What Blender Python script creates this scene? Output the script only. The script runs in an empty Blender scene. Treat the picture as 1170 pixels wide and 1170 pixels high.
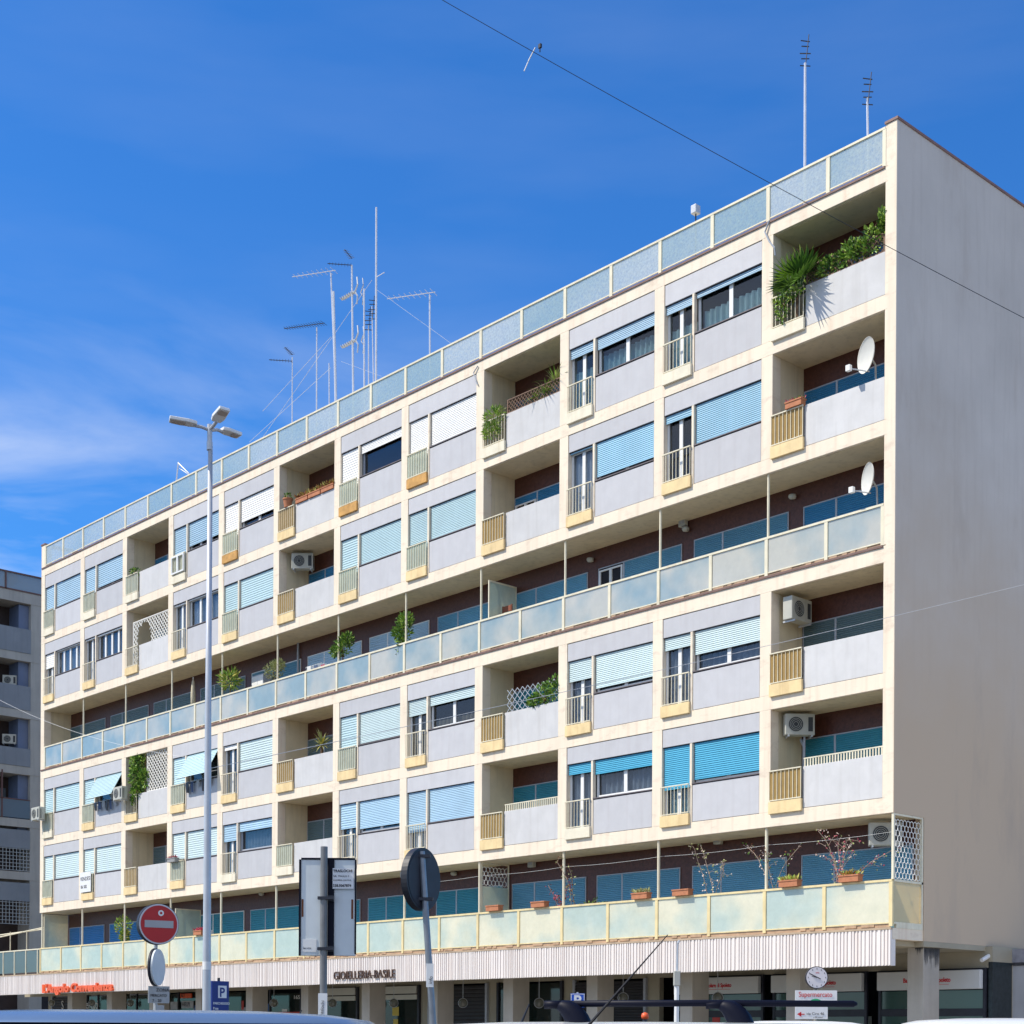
import bpy, math, random
from mathutils import Vector, Matrix
random.seed(7)
S = bpy.context.scene
COL = S.collection
rnd = random.uniform
PI = math.pi

# ------------------------------------------------------------------ camera
f, cx, cy, yaw, roll = 1782.16, 585.0, 1180.86, 42.48, 0.308
CAM = Vector((21.538, -32.158, 1.5))
_t, _r = math.radians(yaw), math.radians(roll)
FW = Vector((-math.cos(_t), math.sin(_t), 0)); RT = Vector((math.sin(_t), math.cos(_t), 0)); UP = Vector((0, 0, 1))
def ray(x, y):
    a, b = x - cx, y - cy
    u = (a*math.cos(_r) + b*math.sin(_r))/f; v = (b*math.cos(_r) - a*math.sin(_r))/f
    return FW + RT*u - UP*v
def atY(x, y, Y):
    d = ray(x, y); return CAM + d*((Y - CAM.y)/d.y)
def atD(x, y, k): return CAM + ray(x, y)*k
cd = bpy.data.cameras.new('camera'); cam = bpy.data.objects.new('camera', cd); COL.objects.link(cam)
X_ = RT*math.cos(_r) + UP*math.sin(_r); Y_ = UP*math.cos(_r) - RT*math.sin(_r); Z_ = -FW
cam.matrix_world = Matrix(((X_.x, Y_.x, Z_.x, CAM.x), (X_.y, Y_.y, Z_.y, CAM.y), (X_.z, Y_.z, Z_.z, CAM.z), (0, 0, 0, 1)))
cd.sensor_width = 36; cd.lens = f/1170*36; cd.shift_y = (cy - 585)/1170; cd.clip_end = 3000
S.camera = cam
FACE = math.degrees(math.atan2(RT.y, RT.x))     # rotz of a sign that faces the viewer squarely

# ------------------------------------------------------------------ light
EL, AZ = math.radians(50), math.radians(33)      # sun stands up-left in front of the facade
sd = Vector((-math.sin(AZ)*math.cos(EL), -math.cos(AZ)*math.cos(EL), math.sin(EL)))
sl = bpy.data.lights.new('sun', 'SUN'); sl.energy = 5.0; sl.angle = math.radians(.53); sl.color = (1, .925, .80)
so = bpy.data.objects.new('sun', sl); COL.objects.link(so); so.rotation_euler = sd.to_track_quat('Z', 'Y').to_euler()
W = bpy.data.worlds.new('World'); S.world = W; W.use_nodes = True
n, L = W.node_tree.nodes, W.node_tree.links
n.clear()
def N(t, **k):
    o = n.new(t)
    for a, b in k.items(): setattr(o, a, b)
    return o
out = N('ShaderNodeOutputWorld'); bg = N('ShaderNodeBackground'); bg.inputs[1].default_value = .15
sky = N('ShaderNodeTexSky', sky_type='NISHITA', sun_disc=False, sun_elevation=EL, sun_rotation=math.atan2(sd.x, sd.y))
sky.air_density = 1.0; sky.dust_density = .35; sky.ozone_density = 3.2
hs = N('ShaderNodeHueSaturation'); hs.inputs['Saturation'].default_value = 1.18; hs.inputs['Value'].default_value = 1.0
L.new(sky.outputs[0], hs.inputs['Color'])
tc = N('ShaderNodeTexCoord'); sx = N('ShaderNodeSeparateXYZ'); L.new(tc.outputs['Generated'], sx.inputs[0])
mp = N('ShaderNodeMapping'); mp.inputs['Scale'].default_value = (2.0, 2.0, 10); L.new(tc.outputs['Generated'], mp.inputs[0])
nz = N('ShaderNodeTexNoise'); nz.inputs['Scale'].default_value = 1.7; nz.inputs['Detail'].default_value = 7; nz.inputs['Roughness'].default_value = .52
nz.inputs['Distortion'].default_value = .6
L.new(mp.outputs[0], nz.inputs['Vector'])
cr = N('ShaderNodeMapRange'); cr.inputs[1].default_value = .38; cr.inputs[2].default_value = .60; L.new(nz.outputs[0], cr.inputs[0])
el = N('ShaderNodeMapRange', interpolation_type='SMOOTHSTEP'); el.inputs[1].default_value = .47; el.inputs[2].default_value = .26; L.new(sx.outputs['Z'], el.inputs[0])
dt = N('ShaderNodeVectorMath', operation='DOT_PRODUCT')          # a bank of high cloud towards the far end of the street
L.new(tc.outputs['Generated'], dt.inputs[0]); dt.inputs[1].default_value = (-.93, .36, 0)
az = N('ShaderNodeMapRange', interpolation_type='SMOOTHSTEP'); az.inputs[1].default_value = .74; az.inputs[2].default_value = .97; L.new(dt.outputs['Value'], az.inputs[0])
# broken white cloud over the half of the sky behind the viewer (it shows only as light and in reflections)
db = N('ShaderNodeVectorMath', operation='DOT_PRODUCT'); L.new(tc.outputs['Generated'], db.inputs[0]); db.inputs[1].default_value = (.50, -.866, 0)
bk = N('ShaderNodeMapRange', interpolation_type='SMOOTHSTEP'); bk.inputs[1].default_value = -.10; bk.inputs[2].default_value = .34; L.new(db.outputs['Value'], bk.inputs[0])
cb = N('ShaderNodeMapRange'); cb.inputs[1].default_value = .36; cb.inputs[2].default_value = .56; cb.inputs[4].default_value = .92; L.new(nz.outputs[0], cb.inputs[0])
bb = N('ShaderNodeMath', operation='MULTIPLY'); L.new(bk.outputs[0], bb.inputs[0]); L.new(cb.outputs[0], bb.inputs[1])
m1 = N('ShaderNodeMath', operation='MULTIPLY'); L.new(cr.outputs[0], m1.inputs[0]); L.new(el.outputs[0], m1.inputs[1])
m2 = N('ShaderNodeMath', operation='MULTIPLY'); L.new(m1.outputs[0], m2.inputs[0]); L.new(az.outputs[0], m2.inputs[1])
m3 = N('ShaderNodeMath', operation='MULTIPLY'); m3.inputs[1].default_value = .62; L.new(m2.outputs[0], m3.inputs[0])
# thin veil all over, very weak
nv = N('ShaderNodeTexNoise'); nv.inputs['Scale'].default_value = 2.3; nv.inputs['Detail'].default_value = 5; L.new(mp.outputs[0], nv.inputs['Vector'])
vr = N('ShaderNodeMapRange'); vr.inputs[1].default_value = .45; vr.inputs[2].default_value = .8; vr.inputs[4].default_value = .045; L.new(nv.outputs[0], vr.inputs[0])
ma = N('ShaderNodeMath', operation='MAXIMUM'); L.new(m3.outputs[0], ma.inputs[0]); L.new(vr.outputs[0], ma.inputs[1])
mb2 = N('ShaderNodeMath', operation='MAXIMUM'); L.new(ma.outputs[0], mb2.inputs[0]); L.new(bb.outputs[0], mb2.inputs[1]); ma = mb2
tint = N('ShaderNodeMixRGB', blend_type='MULTIPLY'); tint.inputs[0].default_value = 1; tint.inputs[2].default_value = (.44, .90, 1.30, 1)
L.new(hs.outputs[0], tint.inputs[1])
mc = N('ShaderNodeMixRGB'); mc.inputs[2].default_value = (6.0, 6.4, 7.2, 1); L.new(ma.outputs[0], mc.inputs[0]); L.new(tint.outputs[0], mc.inputs[1])
L.new(mc.outputs[0], bg.inputs[0]); L.new(bg.outputs[0], out.inputs[0])
S.view_settings.view_transform = 'Standard'; S.view_settings.look = 'None'; S.view_settings.exposure = 0; S.view_settings.gamma = 1
S.cycles.max_bounces = 7; S.cycles.diffuse_bounces = 4; S.cycles.transparent_max_bounces = 16
S.cycles.use_denoising = True

# ------------------------------------------------------------------ materials
MATS = {}
def mat(name, col, rough=.65, var=.12, scale=1.2, metal=0, streak=0, bump=0, bscale=60, spec=.4, dirt=None, ov=0, grad=None, grime=None):
    if name in MATS: return MATS[name]
    m = bpy.data.materials.new(name); m.use_nodes = True; MATS[name] = m
    t = m.node_tree; nn, ll = t.nodes, t.links; b = nn['Principled BSDF']
    b.inputs['Roughness'].default_value = rough; b.inputs['Metallic'].default_value = metal
    b.inputs['Specular IOR Level'].default_value = spec
    g = nn.new('ShaderNodeNewGeometry')
    z = nn.new('ShaderNodeTexNoise'); z.inputs['Scale'].default_value = scale; z.inputs['Detail'].default_value = 6; z.inputs['Roughness'].default_value = .6
    ll.new(g.outputs['Position'], z.inputs['Vector'])
    r = nn.new('ShaderNodeMapRange'); r.inputs[1].default_value = .3; r.inputs[2].default_value = .7
    r.inputs[3].default_value = 1 - var; r.inputs[4].default_value = 1 + var*.6; ll.new(z.outputs[0], r.inputs[0])
    mul = nn.new('ShaderNodeMixRGB'); mul.blend_type = 'MULTIPLY'; mul.inputs[0].default_value = 1
    mul.inputs[1].default_value = (*col, 1); ll.new(r.outputs[0], mul.inputs[2])
    last = mul.outputs[0]
    if streak or dirt:
        mpp = nn.new('ShaderNodeMapping'); mpp.inputs['Scale'].default_value = (5, 5, .35); ll.new(g.outputs['Position'], mpp.inputs[0])
        z2 = nn.new('ShaderNodeTexNoise'); z2.inputs['Scale'].default_value = 1.1; z2.inputs['Detail'].default_value = 5; ll.new(mpp.outputs[0], z2.inputs['Vector'])
        r2 = nn.new('ShaderNodeMapRange'); r2.inputs[1].default_value = .5; r2.inputs[2].default_value = .78; r2.inputs[4].default_value = streak; ll.new(z2.outputs[0], r2.inputs[0])
        mm = nn.new('ShaderNodeMixRGB'); dc = dirt or tuple(c*.45 for c in col); mm.inputs[2].default_value = (*dc, 1)
        ll.new(r2.outputs[0], mm.inputs[0]); ll.new(last, mm.inputs[1]); last = mm.outputs[0]
    if grad:      # warm ground bounce painted into the colour lower down the wall
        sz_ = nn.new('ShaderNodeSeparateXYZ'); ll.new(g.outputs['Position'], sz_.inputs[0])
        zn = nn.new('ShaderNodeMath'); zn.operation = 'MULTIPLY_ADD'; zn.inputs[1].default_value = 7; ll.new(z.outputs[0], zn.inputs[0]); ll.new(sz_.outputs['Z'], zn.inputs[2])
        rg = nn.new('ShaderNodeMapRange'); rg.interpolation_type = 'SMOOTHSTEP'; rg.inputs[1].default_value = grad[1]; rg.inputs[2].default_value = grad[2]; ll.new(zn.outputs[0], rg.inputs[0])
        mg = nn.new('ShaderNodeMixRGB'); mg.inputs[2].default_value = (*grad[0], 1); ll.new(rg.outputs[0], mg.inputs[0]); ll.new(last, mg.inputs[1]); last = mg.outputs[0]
    if grime:     # sparse darker patches and runs
        mq = nn.new('ShaderNodeMapping'); mq.inputs['Scale'].default_value = grime[1]; ll.new(g.outputs['Position'], mq.inputs[0])
        z4 = nn.new('ShaderNodeTexNoise'); z4.inputs['Scale'].default_value = 1; z4.inputs['Detail'].default_value = 8; z4.inputs['Roughness'].default_value = .68; ll.new(mq.outputs[0], z4.inputs['Vector'])
        r4 = nn.new('ShaderNodeMapRange'); r4.inputs[1].default_value = .54; r4.inputs[2].default_value = .72; r4.inputs[4].default_value = grime[2]; ll.new(z4.outputs[0], r4.inputs[0])
        m4 = nn.new('ShaderNodeMixRGB'); m4.inputs[2].default_value = (*grime[0], 1); ll.new(r4.outputs[0], m4.inputs[0]); ll.new(last, m4.inputs[1]); last = m4.outputs[0]
    if ov:
        oi = nn.new('ShaderNodeObjectInfo'); ro = nn.new('ShaderNodeMapRange'); ro.inputs[3].default_value = 1 - ov; ro.inputs[4].default_value = 1 + ov*.5; ll.new(oi.outputs['Random'], ro.inputs[0])
        mo = nn.new('ShaderNodeMixRGB'); mo.blend_type = 'MULTIPLY'; mo.inputs[0].default_value = 1; ll.new(last, mo.inputs[1]); ll.new(ro.outputs[0], mo.inputs[2]); last = mo.outputs[0]
    ll.new(last, b.inputs['Base Color'])
    if bump:
        z3 = nn.new('ShaderNodeTexNoise'); z3.inputs['Scale'].default_value = bscale; z3.inputs['Detail'].default_value = 4; ll.new(g.outputs['Position'], z3.inputs['Vector'])
        bm = nn.new('ShaderNodeBump'); bm.inputs['Strength'].default_value = bump; bm.inputs['Distance'].default_value = .01
        ll.new(z3.outputs[0], bm.inputs['Height']); ll.new(bm.outputs[0], b.inputs['Normal'])
    return m
def glassy(name, tint, clear, body, gloss=.15, rough=.25, fres=1.45, var=.0, trans=.6, tex=6, body2=None, patch=.55):
    """sheet glass: part clear, part milky body that light passes through, part mirror"""
    m = bpy.data.materials.new(name); m.use_nodes = True; MATS[name] = m
    t = m.node_tree; nn, ll = t.nodes, t.links; nn.clear()
    o = nn.new('ShaderNodeOutputMaterial'); tr = nn.new('ShaderNodeBsdfTransparent'); tr.inputs[0].default_value = (*tint, 1)
    d = nn.new('ShaderNodeBsdfDiffuse'); d.inputs[0].default_value = (*body, 1)
    tl = nn.new('ShaderNodeBsdfTranslucent'); tl.inputs[0].default_value = (*body, 1)
    if body2:  # second body tone paints in blurred reflections and things behind the glass
        g0 = nn.new('ShaderNodeNewGeometry'); z0 = nn.new('ShaderNodeTexNoise'); z0.inputs['Scale'].default_value = patch; z0.inputs['Detail'].default_value = 3
        oi0 = nn.new('ShaderNodeObjectInfo'); ml0 = nn.new('ShaderNodeMath'); ml0.operation = 'MULTIPLY'; ml0.inputs[1].default_value = 40; ll.new(oi0.outputs['Random'], ml0.inputs[0])
        va0 = nn.new('ShaderNodeVectorMath'); ll.new(g0.outputs['Position'], va0.inputs[0]); ll.new(ml0.outputs[0], va0.inputs[1]); ll.new(va0.outputs[0], z0.inputs['Vector'])
        r0 = nn.new('ShaderNodeMapRange'); r0.inputs[1].default_value = .40; r0.inputs[2].default_value = .60; ll.new(z0.outputs[0], r0.inputs[0])
        x0_ = nn.new('ShaderNodeMixRGB'); x0_.inputs[1].default_value = (*body, 1); x0_.inputs[2].default_value = (*body2, 1); ll.new(r0.outputs[0], x0_.inputs[0])
        ll.new(x0_.outputs[0], d.inputs[0]); ll.new(x0_.outputs[0], tl.inputs[0])
    a = nn.new('ShaderNodeMixShader'); a.inputs[0].default_value = trans; ll.new(d.outputs[0], a.inputs[1]); ll.new(tl.outputs[0], a.inputs[2])
    b = nn.new('ShaderNodeMixShader'); b.inputs[0].default_value = 1 - clear; ll.new(tr.outputs[0], b.inputs[1]); ll.new(a.outputs[0], b.inputs[2])
    if var:
        g = nn.new('ShaderNodeNewGeometry'); z = nn.new('ShaderNodeTexNoise'); z.inputs['Scale'].default_value = tex; z.inputs['Detail'].default_value = 8
        z.inputs['Roughness'].default_value = .7
        ll.new(g.outputs['Position'], z.inputs['Vector']); r = nn.new('ShaderNodeMapRange'); r.inputs[1].default_value = .35; r.inputs[2].default_value = .65
        r.inputs[3].default_value = 1 - clear - var; r.inputs[4].default_value = min(1, 1 - clear + var); ll.new(z.outputs[0], r.inputs[0]); ll.new(r.outputs[0], b.inputs[0])
    gl = nn.new('ShaderNodeBsdfGlossy'); gl.inputs['Roughness'].default_value = rough
    lw = nn.new('ShaderNodeLayerWeight'); lw.inputs[0].default_value = .5; p5 = nn.new('ShaderNodeMath'); p5.operation = 'POWER'; p5.inputs[1].default_value = 4.5
    ll.new(lw.outputs['Facing'], p5.inputs[0]); fr = nn.new('ShaderNodeMath'); fr.operation = 'MULTIPLY'; fr.inputs[1].default_value = .8; ll.new(p5.outputs[0], fr.inputs[0])
    ad = nn.new('ShaderNodeMath'); ad.operation = 'ADD'; ad.use_clamp = True; ad.inputs[1].default_value = gloss; ll.new(fr.outputs[0], ad.inputs[0])
    c = nn.new('ShaderNodeMixShader'); ll.new(ad.outputs[0], c.inputs[0]); ll.new(b.outputs[0], c.inputs[1]); ll.new(gl.outputs[0], c.inputs[2])
    ll.new(c.outputs[0], o.inputs[0]); return m

CREAM = mat('cream_concrete', (.86, .755, .60), .75, .07, .8, streak=.40, dirt=(.62, .43, .31), bump=.15, grime=((.46, .31, .23), (1.3, 1.3, 3.2), .42))
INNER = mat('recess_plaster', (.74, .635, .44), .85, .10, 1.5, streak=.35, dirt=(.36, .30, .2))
GABLE = mat('gable_plaster', (.60, .565, .525), .9, .11, .30, streak=.30, dirt=(.45, .41, .37), bump=.35, bscale=35, grad=((.60, .475, .345), 22, 11), grime=((.42, .35, .29), (.6, .6, .20), .42))  # tan tone lower down stands in for light bounced off the ground
LAV = mat('lavender_panel', (.555, .553, .572), .55, .06, 2.2, streak=.28, dirt=(.44, .41, .42), bump=.12, bscale=150, ov=.07)
PARA = mat('parapet_panel', (.63, .625, .625), .6, .09, 1.6, streak=.34, dirt=(.46, .44, .42), bump=.15, bscale=120, ov=.07)
JOINT = mat('joint_dark', (.055, .05, .07), .8, .1)
BROWN = mat('brown_tile_wall', (.105, .034, .022), .45, .35, 14, bump=.3, bscale=30)
SILL = mat('yellow_sill', (.84, .65, .35), .7, .15, 3, streak=.35, dirt=(.45, .25, .08))
SILLW = mat('cream_sill', (.82, .76, .60), .7, .1, 3, streak=.3, dirt=(.5, .36, .2))
SILLO = mat('ochre_sill', (.62, .34, .10), .7, .25, 5, streak=.4, dirt=(.35, .17, .05))
CMET = mat('cream_metal', (.80, .74, .56), .45, .12, 3, streak=.3, dirt=(.42, .24, .10))
WHT = mat('white_frame', (.83, .83, .81), .4, .04, 3)
GREYF = mat('grey_frame', (.42, .45, .50), .4, .1, 3)
ROOM = mat('dark_room', (.022, .022, .03), .9, .3)
DARKM = mat('dark_metal', (.028, .030, .042), .45, .2, 5)
IRON = mat('grey_steel', (.34, .36, .39), .38, .15, 3, metal=.55)
GALV = mat('galvanised_steel', (.55, .57, .60), .4, .12, 4, metal=.3)
MAST = mat('mast_metal', (.66, .68, .74), .45, .1, 4, metal=.2)
SH = {'w': mat('white_shutter', (.95, .95, .93), .5, .02), 's': mat('sky_shutter', (.36, .63, .80), .45, .06, ov=.12),
      'c': mat('cyan_shutter', (.54, .73, .78), .45, .05, ov=.12), 'b': mat('blue_shutter', (.085, .42, .62), .4, .08),
      'p': mat('pale_shutter', (.64, .78, .79), .45, .05, ov=.10), 'l': mat('light_blue_shutter', (.42, .61, .76), .45, .06, ov=.12),
      'd': mat('deep_blue_shutter', (.035, .22, .42), .45, .12), 'g': mat('slate_shutter', (.12, .19, .21), .5, .1),
      't': mat('teal_shutter', (.04, .27, .36), .5, .12), 'm': mat('mid_blue_shutter', (.13, .35, .50), .45, .10, ov=.25),
      'e': mat('bright_blue_shutter', (.025, .20, .50), .4, .08)}
CURT = mat('mint_curtain', (.52, .68, .62), .9, .12, 6); CURG = mat('grey_curtain', (.42, .44, .46), .9, .2, 6)
CURB = mat('brown_curtain', (.42, .33, .22), .9, .2, 6); CURW = mat('white_curtain', (.75, .75, .73), .9, .1, 6)
GLASS = glassy('window_glass', (.75, .8, .85), .93, (.05, .06, .08), .05, .03)
FROST = glassy('frosted_roof_glass', (.86, .93, .96), .40, (.70, .76, .76), .06, .2, 1.4, .18, .35, 15, (.48, .62, .64), .12)
FROST4 = glassy('frosted_terrace_glass', (.80, .85, .80), .16, (.74, .72, .62), .15, .10, 1.5, .07, .25, 1.3, (.40, .53, .55), .55)
FROST1 = glassy('frosted_balcony_glass', (.90, .92, .82), .16, (.95, .90, .70), .10, .14, 1.4, .10, .25, 1.5, (.66, .76, .69), .5)
OCHG = glassy('ochre_backing_glass', (.9, .75, .4), .2, (.66, .48, .20), .02, .4, 1.3, .1, .5, 3)
GRNG = glassy('greenish_backing_glass', (.8, .85, .8), .2, (.68, .72, .60), .05, .3, 1.4, .1, .4, 3)
SHOPG = glassy('shop_glass', (.3, .42, .40), .8, (.12, .20, .19), .06, .05)
MINTG = glassy('bank_glass', (.4, .6, .55), .35, (.20, .36, .32), .06, .1)
BLK = mat('black_plastic', (.012, .012, .016), .4, .1)
TERRA = mat('terracotta', (.50, .20, .10), .8, .2, 8)
ACW = mat('unit_casing', (.50, .50, .44), .5, .06, 5, streak=.2)
ACG = mat('unit_grille', (.05, .055, .06), .6, .1)
DISH = mat('dish_paint', (.66, .65, .60), .5, .06, 6)
WOOD = mat('bark', (.16, .10, .06), .9, .3, 12)
LATW = mat('white_lattice_wood', (.80, .79, .74), .6, .06, 4); LATB = mat('brown_lattice_wood', (.20, .12, .08), .7, .25, 6)
SIGNW = mat('sign_white', (.80, .80, .80), .4, .04, 6); SIGNR = mat('sign_red', (.50, .015, .02), .35, .10, 6)
SIGNB = mat('sign_blue', (.012, .03, .20), .4, .1); SIGNB2 = mat('bright_sign_blue', (.02, .10, .55), .4, .1)
SIGNG = mat('sign_green', (.03, .42, .16), .4, .1); SIGNK = mat('sign_dark_back', (.020, .022, .030), .5, .2, 5)
PANELG = mat('aluminium_sheet', (.72, .77, .78), .45, .08, 3, metal=.0, streak=.3, dirt=(.5, .46, .40))
NAVY = mat('navy_trim', (.005, .006, .016), .5, .1, spec=.15)
INK = mat('dark_ink', (.05, .045, .05), .5, .1); LETR = mat('orange_red_letters', (.78, .12, .035), .4, .1); LETB = mat('bronze_letters', (.10, .055, .035), .4, .2)
REDT = mat('red_text', (.62, .02, .03), .4, .05)
FASC = mat('ribbed_fascia', (.80, .74, .70), .45, .05, .6, streak=.30, dirt=(.66, .53, .45))
COLM = mat('column_render', (.46, .42, .36), .85, .14, 1.2, streak=.35, dirt=(.34, .30, .25), bump=.3)
COLD = mat('soot_stain', (.07, .07, .075), .9, .5, 9)
SHOPW = mat('shop_wall', (.40, .36, .27), .85, .12, 1)
SHUTD = mat('dark_roller', (.035, .035, .040), .5, .2, 3)
BAND = mat('shop_blind', (.62, .62, .55), .6, .06)
ASPH = mat('asphalt', (.055, .055, .058), .85, .25, .8, bump=.4, bscale=80)
PAVE = mat('paving', (.32, .30, .27), .85, .15, .9, bump=.3)
KERB = mat('kerb_stone', (.38, .37, .35), .8, .12)
PAINTW = mat('road_paint', (.7, .7, .68), .6, .15, 3)
NBW = mat('neighbour_panel', (.23, .25, .275), .7, .12, .7, streak=.2); NBS = mat('neighbour_slab', (.42, .40, .36), .8, .12, .8, streak=.25)
NBD = mat('neighbour_recess', (.045, .032, .032), .7, .3, 2); NBB = mat('neighbour_blue_wall', (.14, .18, .28), .8, .15, 1)
NBG = glassy('neighbour_glass', (.6, .68, .72), .25, (.30, .36, .42), .05, .2)
GREENS = [mat('leaf_dark', (.05, .12, .02), .55, .4, 7), mat('leaf_mid', (.15, .30, .04), .5, .4, 7), mat('leaf_light', (.34, .50, .07), .5, .3, 7)]
OLIVE = [mat('leaf_olive', (.22, .26, .09), .6, .3, 7), mat('leaf_olive_light', (.42, .44, .18), .6, .3, 7)]
PINK = mat('pink_flower', (.62, .10, .16), .6, .3, 9); ORNG = mat('orange_leaf', (.45, .20, .05), .6, .4, 9); YEL = mat('yellow_leaf', (.55, .50, .12), .6, .3, 9)
RUST = mat('rust', (.20, .07, .03), .8, .4, 20)

# ------------------------------------------------------------------ mesh building
class MB:
    def __init__(s): s.v = []; s.f = []; s.m = []; s.k = 0
    def add(s, vs, fs):
        b = len(s.v); s.v += [tuple(v) for v in vs]; s.f += [tuple(b+i for i in q) for q in fs]; s.m += [s.k]*len(fs); return s
    def box(s, x0, x1, y0, y1, z0, z1):
        return s.add([(x0,y0,z0),(x1,y0,z0),(x1,y1,z0),(x0,y1,z0),(x0,y0,z1),(x1,y0,z1),(x1,y1,z1),(x0,y1,z1)],
                     [(0,3,2,1),(4,5,6,7),(0,1,5,4),(1,2,6,5),(2,3,7,6),(3,0,4,7)])
    def tube(s, pts, r, n=8, cap=True):
        pts = [Vector(p) for p in pts]; rs = r if isinstance(r, (list, tuple)) else [r]*len(pts); vs = []; fs = []
        for i, p in enumerate(pts):
            d = (pts[min(i+1, len(pts)-1)] - pts[max(i-1, 0)]).normalized()
            a = d.orthogonal().normalized() if i == 0 else (a - d*a.dot(d)).normalized()
            b = d.cross(a)
            vs += [p + (a*math.cos(2*PI*j/n) + b*math.sin(2*PI*j/n))*rs[i] for j in range(n)]
        for i in range(len(pts)-1):
            fs += [(i*n+j, i*n+(j+1)%n, (i+1)*n+(j+1)%n, (i+1)*n+j) for j in range(n)]
        if cap: fs += [tuple(range(n))[::-1], tuple(range((len(pts)-1)*n, len(pts)*n))]
        return s.add(vs, fs)
    def disc(s, c, nrm, r, th, n=40):
        c = Vector(c); d = Vector(nrm).normalized(); return s.tube([c, c + d*th], r, n)
    def lathe(s, c, prof, n=20, axis=(0, 0, 1)):
        c = Vector(c); d = Vector(axis).normalized(); a = d.orthogonal().normalized(); b = d.cross(a); vs = []; fs = []
        for (r, h) in prof: vs += [c + d*h + (a*math.cos(2*PI*j/n) + b*math.sin(2*PI*j/n))*max(r, 1e-4) for j in range(n)]
        for i in range(len(prof)-1): fs += [(i*n+j, i*n+(j+1)%n, (i+1)*n+(j+1)%n, (i+1)*n+j) for j in range(n)]
        return s.add(vs, fs)
    def leaf(s, p, d, l, w, up=None):
        p = Vector(p); d = Vector(d).normalized(); q = d.cross(up or Vector((rnd(-1,1), rnd(-1,1), rnd(-1,1)))).normalized()
        nn = d.cross(q)*w*.25
        return s.add([p, p + d*l*.5 + q*w*.5 + nn, p + d*l, p + d*l*.5 - q*w*.5 + nn], [(0,1,2),(0,2,3)])
    def build(s, name, mats, parent=None, smooth=False, loc=None, rotz=None, bevel=0):
        me = bpy.data.meshes.new(name); me.from_pydata(s.v, [], s.f)
        mats = mats if isinstance(mats, (list, tuple)) else [mats]
        for m in mats: me.materials.append(m)
        if len(mats) > 1: me.polygons.foreach_set('material_index', s.m)
        if smooth: me.polygons.foreach_set('use_smooth', [True]*len(me.polygons))
        me.update(); o = bpy.data.objects.new(name, me); COL.objects.link(o)
        if parent: o.parent = parent
        if loc is not None: o.location = loc
        if rotz is not None: o.rotation_euler = (0, 0, math.radians(rotz))
        if bevel:
            b = o.modifiers.new('edge', 'BEVEL'); b.width = bevel; b.segments = 2; b.limit_method = 'ANGLE'
        return o
def tag(o, label=None, cat=None, group=None, kind=None):
    if label: o['label'] = label
    if cat: o['category'] = cat
    if group: o['group'] = group
    if kind: o['kind'] = kind
    return o
def thing(name, label, cat, loc=(0,0,0), rotz=0, group=None):
    o = bpy.data.objects.new(name, None); COL.objects.link(o); o.location = loc; o.rotation_euler = (0, 0, math.radians(rotz))
    o.empty_display_size = .1
    return tag(o, label, cat, group)
def copy_tree(o, label=None, group=None, loc=None, rotz=None, parent=None):
    c = o.copy(); COL.objects.link(c); c.parent = parent
    if label: c['label'] = label
    if group: c['group'] = group
    if loc is not None: c.location = loc
    if rotz is not None: c.rotation_euler = (0, 0, math.radians(rotz))
    for ch in list(o.children): copy_tree(ch, parent=c)
    return c
def text(name, s, size, m, parent, loc, rot=(90, 0, 0), ext=.004, sx=1, align='LEFT', bold=0):
    c = bpy.data.curves.new(name, 'FONT'); c.body = s; c.size = size; c.extrude = ext; c.align_x = align; c.offset = bold; c.resolution_u = 3
    c.materials.append(m); o = bpy.data.objects.new(name, c); COL.objects.link(o); o.parent = parent
    bpy.context.view_layer.update()
    me = bpy.data.meshes.new_from_object(o.evaluated_get(bpy.context.evaluated_depsgraph_get())); bpy.data.objects.remove(o)
    o = bpy.data.objects.new(name, me); COL.objects.link(o); o.parent = parent
    o.location = loc; o.rotation_euler = [math.radians(a) for a in rot]; o.scale = (sx, 1, 1); return o

# ------------------------------------------------------------------ ground
tag(MB().box(-1500, 1500, -1500, 1500, -.5, 0).build('ground', ASPH), kind='structure')
mb = MB().box(-200, 3.5, -4.2, 14, -.1, .13)
tag(mb.build('pavement', PAVE), kind='structure')
tag(MB().box(3.66, 90, -14, 90, -.1, .12).build('bounce_paving', mat('light_paving', (.46, .41, .34), .85, .15, .9, bump=.3)), kind='structure')  # unseen pale paving, added to bounce warm light onto the gable
tag(MB().box(-200, 3.66, -4.36, -4.2, -.1, .14).box(3.5, 3.66, -4.2, 14, -.1, .14).build('kerb', KERB), kind='structure')
mb = MB()
for k in range(40): mb.box(-80 + 2.6*k, -79.88 + 2.6*k, -9.5, -4.9, .004, .008)
mb.box(-80, 24, -9.62, -9.5, .004, .008)
tag(mb.build('road_markings', PAINTW), kind='structure')

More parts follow.
